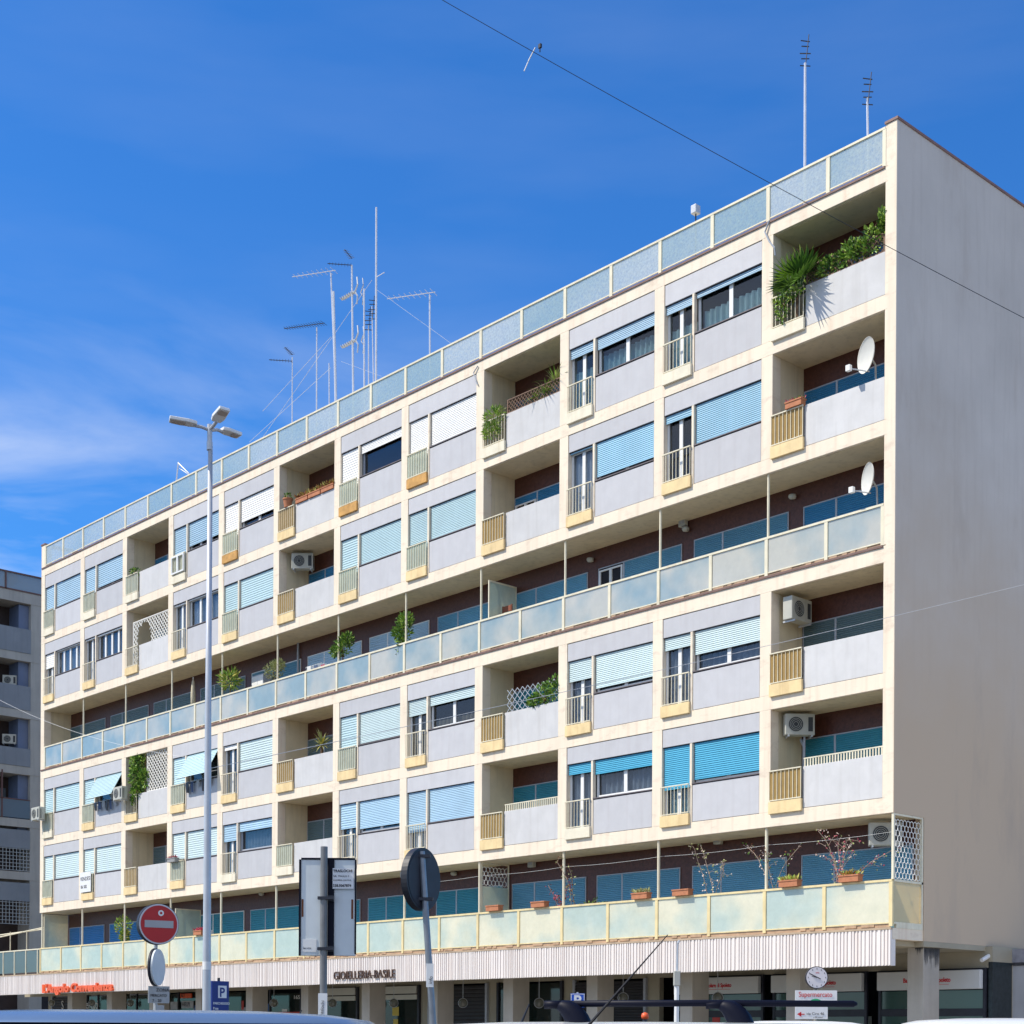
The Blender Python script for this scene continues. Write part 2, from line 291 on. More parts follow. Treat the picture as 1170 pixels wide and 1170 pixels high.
# ------------------------------------------------------------------ the apartment building
WB = 3.766
LV = {2: (7.26, 9.917), 3: (10.29, 12.976), 4: (13.40, 16.069), 5: (16.437, 19.112), 6: (19.474, 22.212)}
F1, C1 = 4.12, 6.88
XL, XR = -45.55, 0.0
def bl(k): return .031 - WB*k              # left edge of bay k (right face of the pillar)
def br(k): return -.327 if k == 1 else -.335 - WB*(k-1)
bl12 = -45.2
def LB(k): return bl12 if k == 12 else bl(k)
B = thing('apartment_building', 'long cream six-storey apartment block with lavender panels and blue shutters', 'building')
DP = 1.32
mb = MB()
slabs = [(C1, 7.26), (9.917, 10.29), (12.976, 13.38), (16.069, 16.437), (19.112, 19.474), (22.212, 22.58)]
for a, b in slabs: mb.box(XL, -.25, 0, DP, a, b)
for fl in (2, 3, 5, 6):
    a, b = LV[fl]
    for k in range(1, 12): mb.box(br(k+1), LB(k), .0, .34, a, b)
    mb.box(XL, bl12, 0, .34, a, b); mb.box(-.327, -.25, 0, .34, a, b)
a, b = LV[4]; mb.box(XL, bl12, 0, .34, a, b); mb.box(-.327, -.25, 0, .34, a, b)
mb.box(XL, bl12, 0, .34, 22.58, 23.62); mb.box(-.327, -.25, 0, .34, 22.58, 23.62)
mb.build('frame', CREAM, B, bevel=.008)
# thin dark trims under the roof edge and under the terrace glass
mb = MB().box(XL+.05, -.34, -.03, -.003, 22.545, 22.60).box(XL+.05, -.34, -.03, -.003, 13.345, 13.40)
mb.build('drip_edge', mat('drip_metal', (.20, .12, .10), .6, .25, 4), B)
# partitions beside the loggias and the ends
mb = MB()
for fl in (2, 3, 5, 6):
    a, b = LV[fl]
    for k in (1, 4, 7, 10):
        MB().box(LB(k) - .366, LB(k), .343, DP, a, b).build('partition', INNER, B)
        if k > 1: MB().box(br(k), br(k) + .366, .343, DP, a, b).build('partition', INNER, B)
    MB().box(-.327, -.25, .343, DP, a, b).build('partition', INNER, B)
MB().box(XL, bl12, .343, DP, 13.38, 16.069).build('partition', INNER, B)
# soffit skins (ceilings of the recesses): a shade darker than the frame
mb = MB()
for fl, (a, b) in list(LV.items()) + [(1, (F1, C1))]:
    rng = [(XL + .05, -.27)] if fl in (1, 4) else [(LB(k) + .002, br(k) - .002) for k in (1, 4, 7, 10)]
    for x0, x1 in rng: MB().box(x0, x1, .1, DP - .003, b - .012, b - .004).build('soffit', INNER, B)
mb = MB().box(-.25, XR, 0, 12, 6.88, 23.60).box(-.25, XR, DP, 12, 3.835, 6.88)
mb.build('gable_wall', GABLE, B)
MB().box(-.256, -.01, -.004, -.0005, 6.885, 23.59).build('corner_strip', CREAM, B)
MB().box(-.34, .03, -.03, 12.02, 23.60, 23.66).box(XL-.02, bl12+.02, -.03, 12, 23.62, 23.68).build('coping', mat('coping_metal', (.25, .15, .13), .6, .2, 3), B)
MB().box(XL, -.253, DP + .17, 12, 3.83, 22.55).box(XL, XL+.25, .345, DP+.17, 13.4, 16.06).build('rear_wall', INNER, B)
# brown back walls with dado
mb = MB()
for fl, (a, b) in LV.items():
    if fl == 4: mb.box(bl12, -.253, DP, DP + .16, 13.38, 16.069)
    else:
        for k in (1, 4, 7, 10): mb.box(LB(k), br(k), DP, DP + .16, a, b)
mb.box(XL, -.253, DP, DP + .16, F1, C1)
mb.build('recess_wall', BROWN, B)
mb = MB()
for fl in (2, 3, 5, 6):
    a, b = LV[fl]
    for k in range(1, 13):
        if k not in (1, 4, 7, 10): MB().box(LB(k), br(k), .9, 1.0, a, b).build('interior_wall', ROOM, B)

def slats(mb, x0, x1, z0, z1, y, p=.055, d=.014):
    if x0 < -22: p *= 1.5
    nn = max(2, int(round((z1 - z0)/p))); vs = []; fs = []
    for i in range(nn):
        a = z0 + (z1-z0)*i/nn; b = z0 + (z1-z0)*(i+1)/nn; c = a + (b-a)*.78
        o = len(vs)
        vs += [(x0,y,a),(x1,y,a),(x1,y-d,a+(b-a)*.3),(x0,y-d,a+(b-a)*.3),(x1,y-d*.6,c),(x0,y-d*.6,c),(x1,y+.004,b),(x0,y+.004,b)]
        fs += [(o,o+1,o+2,o+3),(o+3,o+2,o+4,o+5),(o+5,o+4,o+6,o+7)]
    mb.add(vs, fs)
    mb.box(x0, x1, y - .012, y + .012, z0 - .03, z0)
def leaves_frame(x0, x1, z0, z1, y, nl, w=.07):
    """window frame with nl leaves"""
    mb = MB(); mb.box(x0, x1, y, y+.05, z0, z0+w).box(x0, x1, y, y+.05, z1-w*.8, z1)
    st = (x1-x0)/nl
    mb.box(x0, x0+w, y, y+.05, z0+w, z1-w*.8).box(x1-w, x1, y, y+.05, z0+w, z1-w*.8)
    for i in range(1, nl): mb.box(x0+st*i-w*.85, x0+st*i+w*.85, y-.004, y+.05, z0+w, z1-w*.8)
    return mb
def curtain(x0, x1, z0, z1, y, amp=.03, p=.16):
    nn = max(8, int((x1-x0)/p*6)); vs = []
    for i in range(nn+1):
        x = x0+(x1-x0)*i/nn; q = y + amp*math.sin(2*PI*(x/p) + .7*math.sin(x*3))
        vs += [(x, q, z0), (x, q, z1)]
    return MB().add(vs, [(2*i, 2*i+2, 2*i+3, 2*i+1) for i in range(nn)])

# per bay: door shutter colour / drop (0..1.. of 2.1 m), window shutter colour / drop, window leaves, curtain, rail type, sill
C_ = {'m': CURT, 'g': CURG, 'b': CURB, 'w': CURW, None: None}
T = {
 (6,2): ('l',.11,'l',.13,2,'m','bar','cs'), (6,3): ('l',.13,'l',.32,2,'m','bar','cs'),
 (6,5): ('w',.98,'w',1.0,2,None,'mesh','o'), (6,6): ('w',.98,'w',.27,1,None,'mesh','o'),
 (6,8): ('w',.98,'w',.80,2,None,'mesh','o'), (6,9): ('l',.50,'l',.86,3,None,'win','cs'),
 (6,11): ('l',.52,'l',.92,2,None,'mesh','cs'), (6,12): ('l',.52,'l',1.0,2,None,'mesh','cs'),
 (5,2): ('s',.10,'s',1.0,2,None,'bar','y'), (5,3): ('s',.02,'s',.93,2,'w','bar','y'),
 (5,5): ('c',.98,'c',1.0,2,None,'mesh','y'), (5,6): ('c',.98,'c',1.0,2,None,'mesh','y'),
 (5,8): ('c',.98,'c',1.0,2,None,'mesh','y'), (5,9): ('w',.03,'w',.04,3,'w','bar','y'),
 (5,11): ('w',.03,'w',.06,4,'g','bar','y'), (5,12): ('w',.30,'w',.03,4,'w','bar','y'),
 (3,2): ('p',.16,'p',.60,2,'g','bar','y'), (3,3): ('p',.28,'p',.90,2,'g','bar','y'),
 (3,5): ('p',.24,'p',.30,2,'b','bar','y'), (3,6): ('c',.52,'p',.98,2,None,'sol','y'),
 (3,8): ('w',.08,'p',1.0,2,'g','bar','y'), (3,9): ('c',.50,'c',-1,2,None,'sol','y'),
 (3,11): ('c',.50,'c',-1,2,None,'sol','y'), (3,12): ('c',.50,'c',1.0,2,None,'sol','cs'),
 (2,2): ('b',.55,'b',.94,2,'m','bar','y'), (2,3): ('b',.14,'b',.38,2,'g','bar','cs'),
 (2,5): ('l',.62,'l',1.0,2,'w','bar','y'), (2,6): ('l',.40,'l',.88,2,'g','bar','cs'),
 (2,8): ('l',.30,'l',.32,1,'g','bar','cs'), (2,9): ('p',.48,'p',1.0,2,None,'sol','y'),
 (2,11): ('p',.50,'p',1.0,2,None,'sol','y'), (2,12): ('p',.50,'p',1.0,2,None,'sol','y'),
}
def railing(x0, x1, z, kind, sill, deep=0):
    mb = MB(); zt = z + 1.06; y = -.055
    mb.box(x0, x1, y-.02, y+.02, zt-.03, zt).box(x0, x1, y-.012, y+.012, z+.27, z+.295)
    nb = max(3, int((x1-x0)/.115))
    for i in range(nb+1):
        x = x0 + .008 + (x1-x0-.016)*i/nb; mb.box(x-.007, x+.007, y-.007, y+.007, z+.295, zt-.03)
    r = mb.build('railing', CMET, B)
    m = {'y': SILL, 'cs': SILLW, 'o': SILLO}[sill]
    MB().box(x0-.01, x1+.01, -.075, -.001, z-.06, z+.25).build('sill_box', m, r, bevel=.006)
    if kind in ('mesh', 'sol', 'och'):
        MB().box(x0+.01, x1-.01, y+.016, y+.022, z+.30, zt-.035).build('backing_sheet', {'mesh': GRNG, 'sol': GRNG, 'och': OCHG}[kind], r)
    return r
for (fl, k), (ds, dd, ws, wd, nl, cu, rk, sl_) in T.items():
    z, c = LV[fl]; x0, x1 = LB(k), br(k); xm = x0 + 1.02; xn = xm + .09; zt = z + 2.145; zs = z + 1.063
    if k == 12: xm -= .06; xn -= .06
    g = .016
    joint = MB().box(x0, x1, .045, .075, zt, c)
    MB().box(x0+g, x1-g, .018, .044, zt+g, c-g).build('upper_panel', LAV, B, bevel=.003)
    joint.box(xn-.015, x1, .045, .09, z, zs-.02).build('panel_joint', JOINT, B)
    MB().box(xn, x1-g, .012, .044, z+g, zs-.055).build('spandrel_panel', LAV, B, bevel=.003)
    MB().box(xm, xn-.018, -.005, .12, z, zt).build('mullion', CREAM, B)
    MB().box(xn-.015, x1, -.012, .16, zs-.028, zs).build('window_sill', mat('sill_strip', (.16, .14, .15), .6, .2, 3), B)
    # balcony door
    z0 = z + .0
    dfm = leaves_frame(x0+.005, xm-.005, z0+.02, zt-.005, .15, 2).build('balcony_door', WHT, B)
    MB().box(x0+.03, xm-.03, .175, .181, z0+.08, zt-.06).build('pane', GLASS, dfm)
    zd = zt - dd*2.12
    if dd > .01:
        mb = MB(); slats(mb, x0+.02, xm-.02, max(zd, z+.28) + .03, zt, .085); mb.build('shutter', SH[ds], dfm)
    if cu or rk == 'win':
        curtain(x0+.05, xm-.05, z0+.1, zt-.1 if cu != 'm' else z+1.5, .27).build('curtain', C_[cu] or CURG, dfm)
    if rk == 'win':
        railing(x0, xm, z, 'mesh', 'cs')
        leaves_frame(x0+.03, xm-.03, z+.3, z+1.0, -.12, 2, .06).build('lower_window', WHT, B)
    else: railing(x0, xm, z, rk, sl_)
    # window
    wf = leaves_frame(xn+.0, x1-.005, zs+.002, zt-.005, .15, nl, .075)
    wf = wf.build('window', WHT if (fl, k) not in ((6,6), (2,8)) else GREYF, B)
    MB().box(xn+.04, x1-.04, .175, .181, zs+.05, zt-.06).build('pane', GLASS, wf)
    if cu:
        zc = {'m': zs+.62, 'g': zt-.1, 'w': zt-.1, 'b': zs+.3}[cu]
        curtain(xn+.06, x1-.06, zs+.05, zc, .30, .04, .2).build('curtain', C_[cu], wf)
    if wd > .01:
        mb = MB(); zw = zt - wd*1.055; slats(mb, xn+.01, x1-.02, zw+.03, zt, .085); mb.build('shutter', SH[ws], wf)
    elif wd < 0:      # shutter pushed out like an awning
        mb = MB(); q = 14; vs = []
        for i in range(q+1):
            s_ = i/q; zz = zt - s_*.98; yy = .06 - s_*.55
            vs += [(xn+.0, yy, zz), (x1-.02, yy, zz), (xn+.0, yy+.012, zz-.014), (x1-.02, yy+.012, zz-.014)]
        fs = []
        for i in range(q): fs += [(4*i+2, 4*i+3, 4*i+5, 4*i+4)] ; fs += [(4*i, 4*i+1, 4*i+3, 4*i+2)]
        mb.add(vs, fs); so_ = mb.build('shutter', SH[ws], wf); so_['label'] = 'pale blue roller shutter pushed outwards like an awning'
        MB().tube([(xn+.02, .05, zs+.25), (xn+.02, -.47, zt-.98)], .012, 6).tube([(x1-.03, .05, zs+.25), (x1-.03, -.47, zt-.98)], .012, 6).build('awning_arm', WHT, wf)

# loggias : parapet, railing, back windows
LOG = {(6,1): ('bar','cs'), (5,1): ('och','y'), (3,1): ('och','y'), (2,1): ('och','y'), (6,4): ('bar','cs'), (5,4): ('och','y'), (3,4): ('och','y'), (2,4): ('och','y'),
       (6,7): ('och','y'), (5,7): ('och','y'), (3,7): ('och','y'), (2,7): ('mesh','cs'), (6,10): ('mesh','cs'), (5,10): ('bar','y'), (3,10): ('bar','y'), (2,10): ('och','y')}
LC = {(5,1): ('d',.45,1), (6,1): ('d',1,1), (3,1): ('g',1,1), (2,1): ('t',1,1), (5,4): ('d',.1,1), (6,4): ('d',1,1), (3,4): ('t',1,1), (2,4): ('t',1,1),
      (5,7): ('d',1,1), (6,7): ('d',1,1), (3,7): ('g',1,.3), (2,7): ('g',.6,.7), (6,10): ('d',1,1), (5,10): ('d',1,1), (3,10): ('g',1,1), (2,10): ('g',1,1)}
def back_window(x0, x1, z, top, col, dl, dr, y=DP, white=False):
    """door and window in a brown back wall: two shuttered leaves with a mullion"""
    xm = x0 + 1.02
    mb = MB().box(x0, x1, y-.03, y-.002, top, top+.03).box(xm-.03, xm+.03, y-.035, y-.002, z+.02, top).box(x0-.03, x0, y-.03, y-.002, z+.02, top+.03).box(x1, x1+.03, y-.03, y-.002, z+.02, top+.03)
    w = mb.build('window', WHT if white else GREYF, B)
    MB().box(x0, xm-.03, y-.014, y-.008, z+.02, top).box(xm+.03, x1, y-.014, y-.008, z+.02, top).build('pane', ROOM, w)
    mb = MB(); zb1 = top - dl*(top-z-.1); zb2 = top - dr*(top-z-.1)
    if dl > .01: slats(mb, x0+.01, xm-.035, zb1, top, y-.02)
    if dr > .01: slats(mb, xm+.035, x1-.01, zb2, top, y-.02)
    mb.build('shutter', SH[col], w)
    if dl < .7 or dr < .7:
        a = MB()
        if dl < .7:
            a.v = []; l_ = leaves_frame(x0+.02, xm-.05, z+.05, zb1-.03, y-.05, 2, .06); a.add(l_.v, l_.f)
        if dr < .7:
            l_ = leaves_frame(xm+.05, x1-.02, z+.95, zb2-.03, y-.05, 2, .06); a.add(l_.v, l_.f)
        a.build('sash', WHT, w)
    return w
for (fl, k), (rk, sl_) in LOG.items():
    z, c = LV[fl]; x0, x1 = LB(k), br(k); xm = x0 + 1.02
    MB().box(xm+.012, x1-.006, .012, .10, z+.014, z+1.06).build('parapet', PARA, B, bevel=.006)
    MB().box(xm+.012, x1-.006, .03, .09, z+.0, z+.014).build('parapet_joint', JOINT, B)
    railing(x0, xm, z, rk, sl_)
    col, dl, dr = LC[(fl, k)]
    back_window(x0+.06, x1-.2, z, z+2.02, col, dl, dr)
# low slatted top rails on two parapets
for k in (1, 4):
    x0, x1 = LB(k)+1.03, br(k)-.006; z = LV[2][0]+1.06; mb = MB().box(x0, x1, .03, .06, z+.19, z+.22)
    if k == 4: z -= .0
    q = x0+.02
    while q < x1-.02: mb.box(q, q+.035, .035, .055, z, z+.19); q += .085
    tag(mb.build('parapet_rail', CMET, B), None)

# glazed terraces : floor 4, floor 1 and the roof
def balustrade(z0, z1, y, glass, xa, xb, pitch=WB/2, m=CMET, pw=.05, feet=True, thick=.05):
    mb = MB(); mb.box(xa, xb, y-.035, y+.035, z1-.055, z1); mb.box(xa, xb, y-.02, y+.02, z0+.07, z0+.10)
    xs = []; x = xb - .0
    k = 0
    posts = [xb-.03]
    q = 1
    while True:
        x = .031 - .18 - pitch*q
        if x < xa + .5: break
        posts.append(x); q += 1
    posts.append(xa+.03)
    for p in posts: mb.box(p-pw, p+pw, y-.03, y+.03, z0, z1-.055)
    b = mb.build('balustrade', m, B)
    for i in range(len(posts)-1):
        MB().box(posts[i+1]+pw+.004, posts[i]-pw-.004, y-.006, y+.006, z0+.10, z1-.06).build('glass_panel', glass, b)
    if feet:
        mb = MB()
        for i in range(len(posts)-1):
            a, c = posts[i+1]+.08, posts[i]-.08
            while a < c - .2:
                w = rnd(.12, .5)
                if random.random() < .6: mb.box(a, min(a+w, c), y-.015, y+.03, z0+.0, z0+.066)
                a += w + rnd(.06, .2)
        mb.box(xa+.06, xb-.06, .035, .06, z0-.045, z0+.066)
        mb.build('edge_stones', mat('edge_stone', (.50, .34, .22), .8, .3, 4), b)
    return posts
balustrade(22.60, 23.56, .03, FROST, bl12+.01, -.335, feet=False, pw=.055)
balustrade(13.40, 14.42, .03, FROST4, bl12+.01, -.335, m=CMET)
balustrade(4.14, 5.28, .03, FROST1, XL+.03, -.045, m=mat('yellow_cream_metal', (.80, .66, .36), .45, .15, 3, streak=.35, dirt=(.40, .24, .08)))
# side return of the first-floor balustrade and its screen of hexagons
mb = MB().box(-.08, -.01, .16, DP-.02, 4.101, 4.2).box(-.08, -.01, .07, DP-.02, 5.225, 5.28).box(-.08, -.01, .07, DP-.02, 4.2, 4.25).box(-.07, -.01, DP-.08, DP-.02, 4.25, C1).box(-.07, -.01, .02, .08, 5.28, C1).box(-.07, -.01, .08, DP-.08, C1-.05, C1-.003)
sr = mb.build('side_balustrade', CMET, B)
MB().box(-.05, -.04, .08, DP-.09, 4.25, 5.22).build('glass_panel', glassy('cream_side_glass', (.92, .88, .7), .2, (.88, .74, .46), .05, .2, trans=.45), sr)
def hexes(a0, a1, z0, z1, s, w, put):
    """hexagon lattice of bars; put(p, q) adds one bar"""
    dx = s*math.sqrt(3); r = 0; zz = z0
    while zz < z1:
        off = dx/2 if r % 2 else 0; a = a0 - dx + off
        while a < a1 + dx:
            P = [(a + dx/2*i_, zz + s*j_) for i_, j_ in ((0, 0), (1, .5), (1, 1.5))]
            for (p, q) in ((P[0], P[1]), (P[1], P[2]), (P[1], (a+dx, zz))):
                if all(a0 <= t[0] <= a1 and z0 <= t[1] <= z1 for t in (p, q)): put(p, q)
            a += dx
        zz += 1.5*s; r += 1
mb = MB()
hexes(.10, DP-.1, 5.30, C1-.06, .085, 0, lambda p, q: mb.tube([(-.045, p[0], p[1]), (-.045, q[0], q[1])], .010, 4, False))
mb.build('screen', LATW, sr)
# thin posts in front of the terraces
mb = MB()
for k in range(1, 12):
    MB().tube([(bl(k)-.18, .09, 14.4), (bl(k)-.18, .09, 16.069)], .035, 10).build('terrace_post', CMET, B)
    MB().tube([(bl(k)-.18, .09, 5.28), (bl(k)-.18, .09, C1)], .042, 10).build('terrace_post', CMET, B)
MB().tube([(XL+.1, .09, 5.28), (XL+.1, .09, C1)], .05, 10).build('terrace_post', CMET, B)
# back windows on the terraces
R4 = random.Random(3)
for k in range(1, 13):
    x0 = LB(k) + (.03 if k > 1 else .06); x1 = min(x0 + 3.25, -.5)
    col = 'd' if k in (1, 2, 3) else 'm' if k < 9 else 'g'
    dl, dr, wh = 1, 1, False
    if k == 2: col, dl = 'm', .55
    if k == 3: col, dl, wh = 'm', 0.01, False
    if k == 4: col, dl, dr = 'm', .45, 1
    if k in (6, 7): col, dl, dr, wh = 'l', .25, .45, True
    if k == 8: col, dl, dr, wh = 'm', .2, .3, True
    back_window(x0, x1, 13.40, 15.42, col, dl, dr, white=wh)
    col = 'm' if k < 5 else 't' if k < 10 else 'g' if k == 10 else 'e'
    dl = dr = 1
    if k in (9, 10): dl, dr = .3, .6
    if k == 12: dl = dr = 1
    back_window(x0, x1 if k > 1 else -.32, F1+.02, 6.22, col, dl, dr, white=k in (9, 10))
# divider screens across the terraces
def divider(x, z0, z1, hexa=False):
    mb = MB().box(x-.02, x+.02, .12, .16, z0, z1).box(x-.02, x+.02, DP-.06, DP-.03, z0, z1).box(x-.02, x+.02, .16, DP-.06, z1-.05, z1)
    d = mb.build('divider', CMET, B)
    MB().box(x-.004, x+.004, .16, DP-.06, z0+.02, z1-.05 if not hexa else z1-.75).build('glass_panel', FROST1, d)
    if hexa:
        m2_ = MB(); hexes(.17, DP-.07, z1-.72, z1-.06, .09, 0, lambda p, q: m2_.tube([(x, p[0], p[1]), (x, q[0], q[1])], .012, 4, False))
        m2_.build('screen', LATW, d)
divider(-14.9, 13.4, 15.65); divider(-15.18, F1, C1-.01, True); divider(-33.75, F1, 6.45); divider(-45.35, F1, C1-.05)
# first floor slab, ribbed fascia, soffit
MB().box(XL, -.02, .02, DP, 3.835, 4.10).box(-55.5, XL, .02, 3, 3.9, 4.1).build('balcony_slab', CREAM, B)
mb = MB().box(-55.5, -.03, -.03, .018, 3.19, 4.06).box(-.13, -.03, .018, .15, 3.19, 3.83)
x = -.04
while x > -49.9:
    w = random.choice((.035, .05, .05, .075)); mb.box(x-w, x, -.055, -.03, 3.20, 4.055); x -= w + random.choice((.035, .05, .065))
mb.build('fascia', FASC, B)
MB().box(-55.5, -.02, -.06, .02, 4.062, 4.11).build('fascia_cap', mat('cap_metal', (.50, .38, .26), .5, .2, 3, streak=.3), B)
MB().box(-55.5, -.25, .02, 4.2, 3.70, 3.83).box(-.25, 0, DP, 12, 3.70, 3.832).build('ground_soffit', SHOPW, B)
# columns of the arcade
for k in range(0, 13):
    a = -.58 - WB*k
    c_ = MB().box(a, a+.46, 1.5, 2.22, 0.1, 3.699).build('column', COLM, B, bevel=.01)
    if k == 0: 
        for lay in range(1):
            mb = MB(); R9 = random.Random(5); yy = 1.52
            while yy < 2.2:
                w = R9.uniform(.02, .05); h = R9.uniform(.22, .60) * (.7 + .3*math.sin((yy-1.5)*4.4)); xx = a + .463
                mb.add([(xx, yy, 3.69), (xx, yy+w, 3.69), (xx, yy+w*.8, 3.69-h*.8), (xx, yy+w*.4, 3.69-h)], [(0, 3, 2, 1)]); yy += w*.93
            q9 = a + .22
            while q9 < a + .45:
                w = R9.uniform(.02, .04); h = R9.uniform(.05, .28); mb.add([(q9, 1.497, 3.69), (q9+w, 1.497, 3.69), (q9+w*.5, 1.497, 3.69-h)], [(0, 2, 1)]); q9 += w*.93
            mb.build('water_stain', COLD, c_)
# shop level wall
mb = MB().box(-56, .1, 4.2, 4.4, 3.27, 3.82).box(.1, .2, 5.16, 12, .1, 3.82).box(.1, .2, 4.2, 5.16, 3.42, 3.82)
for k in range(3, 15): mb.box(-WB*k-.55, -WB*k-.05, 4.2, 4.4, .1, 3.27)
mb.build('shop_wall', SHOPW, B)
MB().box(.08, .2, 4.2, 5.16, .1, 3.42).build('dark_pier', mat('dark_green_pier', (.03, .04, .045), .3, .4, 9), B)
def openg(x0, x1, kind):
    if kind == 'bank':
        s_ = MB().box(x0, x0+.08, 4.12, 4.2, .1, 3.27).box(x1-.08, x1, 4.12, 4.2, .1, 3.27).box(x0+.08, x1-.08, 4.13, 4.2, 3.2, 3.27).box(x0+.08, x1-.08, 4.13, 4.2, 2.02, 2.22).box(x0+1.15, x0+1.3, 4.13, 4.2, .1, 2.7).build('shop_window', DARKM, B)
        MB().box(x0+.08, x1-.08, 4.16, 4.17, .3, 2.7).build('pane', MINTG, s_)
    elif kind == 'roller':
        s_ = MB().box(x0, x0+.1, 4.1, 4.2, .1, 3.27).box(x1-.1, x1, 4.1, 4.2, .1, 3.27).build('shop_window', GREYF, B)
        mb = MB(); slats(mb, x0+.1, x1-.1, .2, 3.2, 4.15, .09, .02); mb.build('roller_shutter', SHUTD, s_)
    elif kind == 'blind':
        s_ = MB().box(x0, x0+.12, 4.1, 4.2, .1, 3.27).box(x1-.1, x1, 4.1, 4.2, .1, 3.27).build('shop_window', DARKM, B)
        MB().box(x0+.12, x1-.1, 4.16, 4.17, .3, 2.75).build('pane', SHOPG, s_)
        MB().box(x0+.12, x1-.1, 4.05, 4.12, 2.96, 3.24).box(x0+.12, x1-.1, 4.07, 4.14, 2.74, 2.92).build('blind', BAND, s_)
    elif kind == 'red':
        s_ = MB().box(x0, x0+.12, 4.1, 4.2, .1, 3.27).box(x1-.1, x1, 4.1, 4.2, .1, 3.27).box(x0+.9, x0+1.0, 4.12, 4.2, .1, 3.27).build('shop_window', DARKM, B)
        MB().box(x0+1, x1-.1, 4.16, 4.17, .3, 3.1).build('pane', SHOPG, s_)
        MB().box(x0+1, x1-.12, 4.10, 4.14, 1.6, 2.33).build('poster', mat('red_poster', (.6, .06, .03), .5, .1), s_)
    else:
        s_ = MB().box(x0, x0+.1, 4.1, 4.2, .1, 3.27).box(x1-.1, x1, 4.1, 4.2, .1, 3.27).box(x0+1.1, x0+1.2, 4.12, 4.2, .1, 3.27).build('shop_window', DARKM, B)
        MB().box(x0+.1, x1-.1, 4.16, 4.17, .2, 3.2).build('pane', SHOPG, s_)
    return s_
KB = [(-3.22, .05), (-6.85, -3.6), (-10.6, -7.2)]
for a, b in KB: openg(a, b, 'bank')
for k, kd in zip(range(3, 14), ('roller', 'dark', 'roller', 'blind', 'blind', 'red', 'dark', 'dark', 'dark', 'dark', 'roller')):
    openg(-WB*(k+1)-.05, -WB*k-.55, kd)
MB().box(-56, .1, 5.6, 5.7, .1, 3.82).build('shop_interior', ROOM, B)
SP = [mat('poster_%s' % n_, c_, .6, .1) for n_, c_ in (('white', (.7, .7, .66)), ('yellow', (.6, .45, .08)), ('blue', (.06, .16, .4)), ('red', (.5, .06, .05)), ('grey', (.3, .32, .32)))]
R7 = random.Random(21)
for sw in [o for o in list(COL.objects) if o.name.startswith('shop_window')]:
    xs_ = [v.co.x for v in sw.data.vertices]; a_, b_ = min(xs_), max(xs_)
    if any(c.name.startswith('roller') for c in sw.children): continue
    for i in range(R7.randint(3, 5)):
        x = R7.uniform(a_+.3, b_-.7); w = R7.uniform(.15, .45); zz = R7.uniform(1.15, 2.5 if a_ < -11 else 1.9); h = R7.uniform(.15, .4)
        MB().box(x, x+w, 4.145 + .001*i, 4.147+.001*i, zz, zz+h).build('poster', R7.choice(SP), sw)
    for i in range(3):       # shelves and goods further in
        x = R7.uniform(a_+.3, b_-.9); mb = MB()
        for j in range(3):
            zz = .6 + .55*j; mb.box(x, x+.8, 4.7, 5.0, zz, zz+.03)
            for q in range(5): mb.k = R7.randrange(5); mb.box(x+.03+.15*q, x+.14+.15*q, 4.75, 4.9, zz+.031, zz+.031+R7.uniform(.12, .4))
            mb.k = 0
        mb.build('shelf', SP, sw)
# podium that runs on past the left end, with its open terrace
P2 = thing('podium_terrace', 'low shopfront wing carrying on past the left end with open railings', 'terrace')
mb = MB().box(-55.5, XL-.02, 0, .05, 5.22, 5.27)
for i in range(9): mb.box(-55.4+1.2*i, -55.35+1.2*i, 0, .05, 4.11, 5.22)
for i in range(6): mb.tube([(-54.5+1.75*i, .3, 5.27), (-54.5+1.75*i, .3, 6.2)], .025, 6)
mb.tube([(-55.4, .3, 6.15), (-50.5, .3, 6.0), (-45.7, .3, 6.25)], .03, 6).tube([(-55.4, 1.3, 6.2), (-45.7, 1.3, 6.35)], .03, 6)
mb.build('railing', CMET, P2)
MB().box(-55.3, XL-.1, .02, .03, 4.2, 5.2).build('glass_panel', glassy('podium_glass', (.6, .68, .70), .5, (.32, .38, .38), .06, .2), P2)
MB().box(-56, XL-.01, 3.0, 3.2, 4.1, 5.6).build('rear_wall', NBD, P2)

# ------------------------------------------------------------------ neighbour on the left
NB = thing('apartment_building', 'grey-blue apartment block in shade behind the left end, balconies and grilles', 'building')
nx = -61.4
MB().box(-76, nx-1.5, -2, 22, 0, 26.1).build('wall', NBD, NB)
mb = MB()
lv = [(25.30, 26.05), (22.05, 22.65), (18.85, 19.45), (15.7, 16.3), (12.75, 13.35), (9.8, 10.4)]
for a, b in lv: mb.box(nx-1.5, nx, -2, 22, a+.15, b)
mb.box(nx-1.5, nx-.02, 7.0, 7.75, 0, 25.45); mb.build('slab', NBS, NB)
for a, b in lv[1:3]: MB().box(nx-.08, nx+.03, -2, 6.98, b+.01, b+1.35).build('parapet', NBW, NB)
for a, b in lv[4:]: MB().box(nx-.08, nx+.03, -2, 6.98, b-1.75+.1, b-.62).build('parapet', NBW, NB)
MB().box(nx-.08, nx+.03, -2, 6.98, 16.31, 17.3).build('parapet', NBW, NB)
MB().box(nx-.06, nx, -2, 6.98, 13.4, 14.4).build('glass_panel', NBG, NB)
MB().box(nx-.06, nx, -2, 7.8, 26.12, 27.0).build('glass_panel', NBG, NB)
